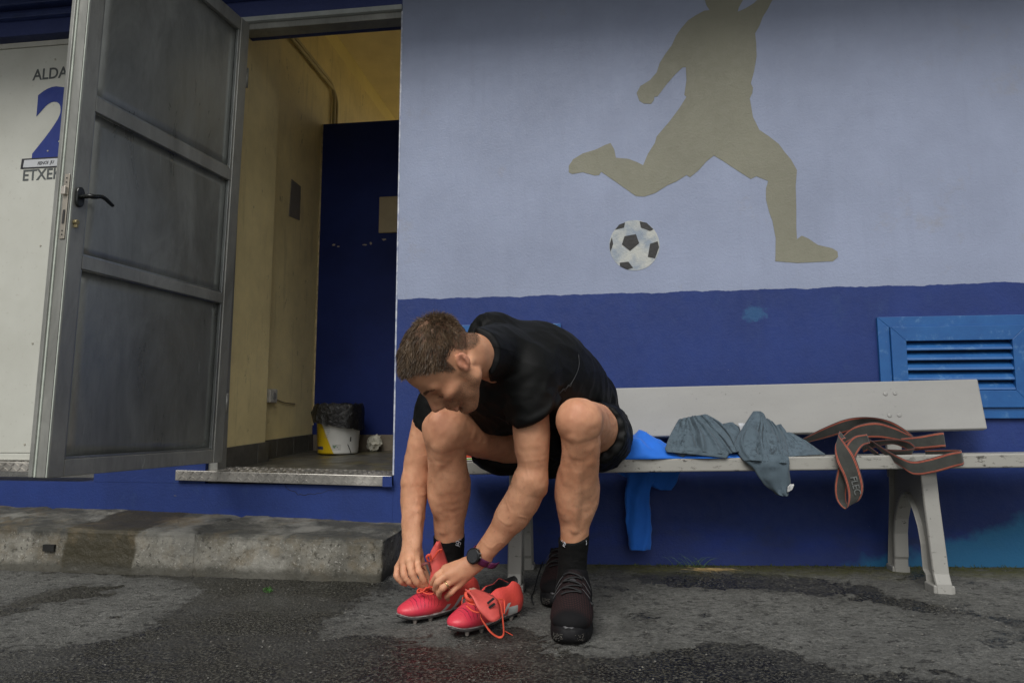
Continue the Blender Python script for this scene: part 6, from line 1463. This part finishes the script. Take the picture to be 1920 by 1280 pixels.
def trainer(root, worn):
    v = .003; g = Grid((-.19, -.09, -.01), (.20, .09, .18), v)
    g.ell((.085, .002, .052), (.074, .056, .036), k=0); g.ell((.03, .003, .060), (.085, .053, .042), k=.02); g.ell((-.095, 0, .066), (.055, .041, .058), k=.02)
    g.cone((.055, 0, .068), (-.015, 0, .100), .038, .036, .03); g.cone((-.02, 0, .066), (-.09, 0, .070), .041, .040, .03); g.cone((-.07, 0, .07), (-.085, 0, .125), .042, .038, .02); g.cone((-.025, 0, .095), (-.045, 0, .128), .034, .026, .02)
    g.plane((0, 0, .030), (0, 0, -1), k=.006); g.plane((-.10, 0, .135), (-.25, 0, 1), k=.006)
    if not worn: g.ell((-.078, 0, .125), (.046, .029, .06), k=.006, mode='s')
    V, Q = g.mesh(2); place_child('upper', V, Q, KNIT, root, True, recalc=False)
    n = 48
    def outline(s):
        ol = []
        for th in np.linspace(0, 2*math.pi, n+1)[:-1]:
            cx, s_n = math.cos(th), math.sin(th); xx = .006+.160*cx*s
            yy = (abs(s_n)**.62)*(1 if s_n > 0 else -1)*np.interp(xx, [-.16, -.10, -.03, .05, .10, .17], [.040, .046, .041, .058, .058, .050])*s; ol.append((xx, yy))
        return ol
    UV_ = V; V = []; secs = [(.95, .0, 0), (1.0, .006, 0), (1.015, .016, 0), (1.0, .030, .004), (.955, .038, .006)]
    for s, z_, lift in secs:
        for x_, y_ in outline(s): V.append((x_, y_, z_+max(0, (x_-.09)/.08)**2*.014*(1-z_/.05)+lift*(abs(x_) > .1)))
    Fc = [(i*n+k, i*n+(k+1) % n, (i+1)*n+(k+1) % n, (i+1)*n+k) for i in range(len(secs)-1) for k in range(n)]+[tuple(range(n))[::-1], tuple((len(secs)-1)*n+k for k in range(n))]
    place_child('midsole', V, Fc, MID, root)
    mb = MB(); rg = np.random.default_rng(4)
    for _ in range(90):
        th = rg.choice([rg.uniform(.15, .6), -rg.uniform(.10, .7), -rg.uniform(.10, .7)]); s = 1.018; x_ = .006+.160*math.cos(th)*s; y_ = (abs(math.sin(th))**.62)*(1 if th > 0 else -1)*np.interp(x_, [.05, .10, .17], [.058, .058, .050])*s
        z_ = rg.uniform(.008, .026)+max(0, (x_-.09)/.08)**2*.008; r = rg.uniform(.0003, .0007); mb.box(x_-r, x_+r, y_-r*1.6, y_+r*1.6, z_-r, z_+r)
    tag(place_child('speckle', mb.v, mb.f, SPK, root, False), kind='stuff')
    mb = MB(); mb.lathe([(.016, 0), (.015, .004), (.010, .006)], (.152, 0, .046), 20, (1, 0, .6)); place_child('toe_badge', mb.v, mb.f, GREYB, root)
    if worn:
        for z0, zz_ in ((-.012, .118), (-.001, .107)):
            mb = MB(); mb.lathe([(.0125, 0), (.012, .0022)], (z0+.026, 0, zz_+.006), 20, (.75, 0, .66)); place_child('tongue_badge', mb.v, mb.f, GREYB, root)
    V = UV_; cross_laces(root, V, (.066, .052, .036, .020, .004, -.010), .027, BLACE, .0036)
    for s in (1, -1):
        for i in range(3):
            mb = MB(); x_ = .05-.028*i; mb.tube([(x_-.012*u, (.050-.022*u)*s, surf_z(V, x_-.012*u, (.050-.022*u)*s)+.0006) for u in np.linspace(0, 1, 6)], .0007, 6); place_child('reflective_thread', mb.v, mb.f, simple('thread_grey', (.06, .062, .065), .5), root)
TLn = .32
c3, a3 = frame_from((1066, 1214), (1081, 1150), TLn); tw = thing('worn_trainer', None, None); place(tw, c3-np.array(person.location), a3); tw.parent = person; trainer(tw, True)
for L in ([P(1096, 1122, 1.86), P(1105, 1130, 1.84), P(1112, 1133, 1.83), P(1104, 1127, 1.835)], [P(1100, 1125, 1.86), P(1104, 1140, 1.84), P(1104, 1160, 1.83)], [P(1094, 1120, 1.86), P(1102, 1118, 1.85), P(1108, 1131, 1.84)]): lace_tube('lace', L, tw, c3, a3, .0028, BLACE, 30)
c4, a4 = frame_from((1036, 1172), (1052, 1110), TLn); c4 = Pg(1049, 1117); c4[2] = float(gz(c4[0])); a4 = nrm([-.02, -1, 0]); tb = thing('running_shoe', 'empty black running shoe standing close behind the worn black shoe', 'shoe'); place(tb, c4, a4); trainer(tb, False)
q = [Pg(1018, 1085)+[0, 0, .06], Pg(1008, 1098)+[0, 0, .03], Pg(1001, 1110)+[0, 0, .006], Pg(996, 1122)+[0, 0, .005], Pg(1000, 1134)+[0, 0, .004]]; lace_tube('lace', q, tb, c4, a4, .0024, BLACE, 40)
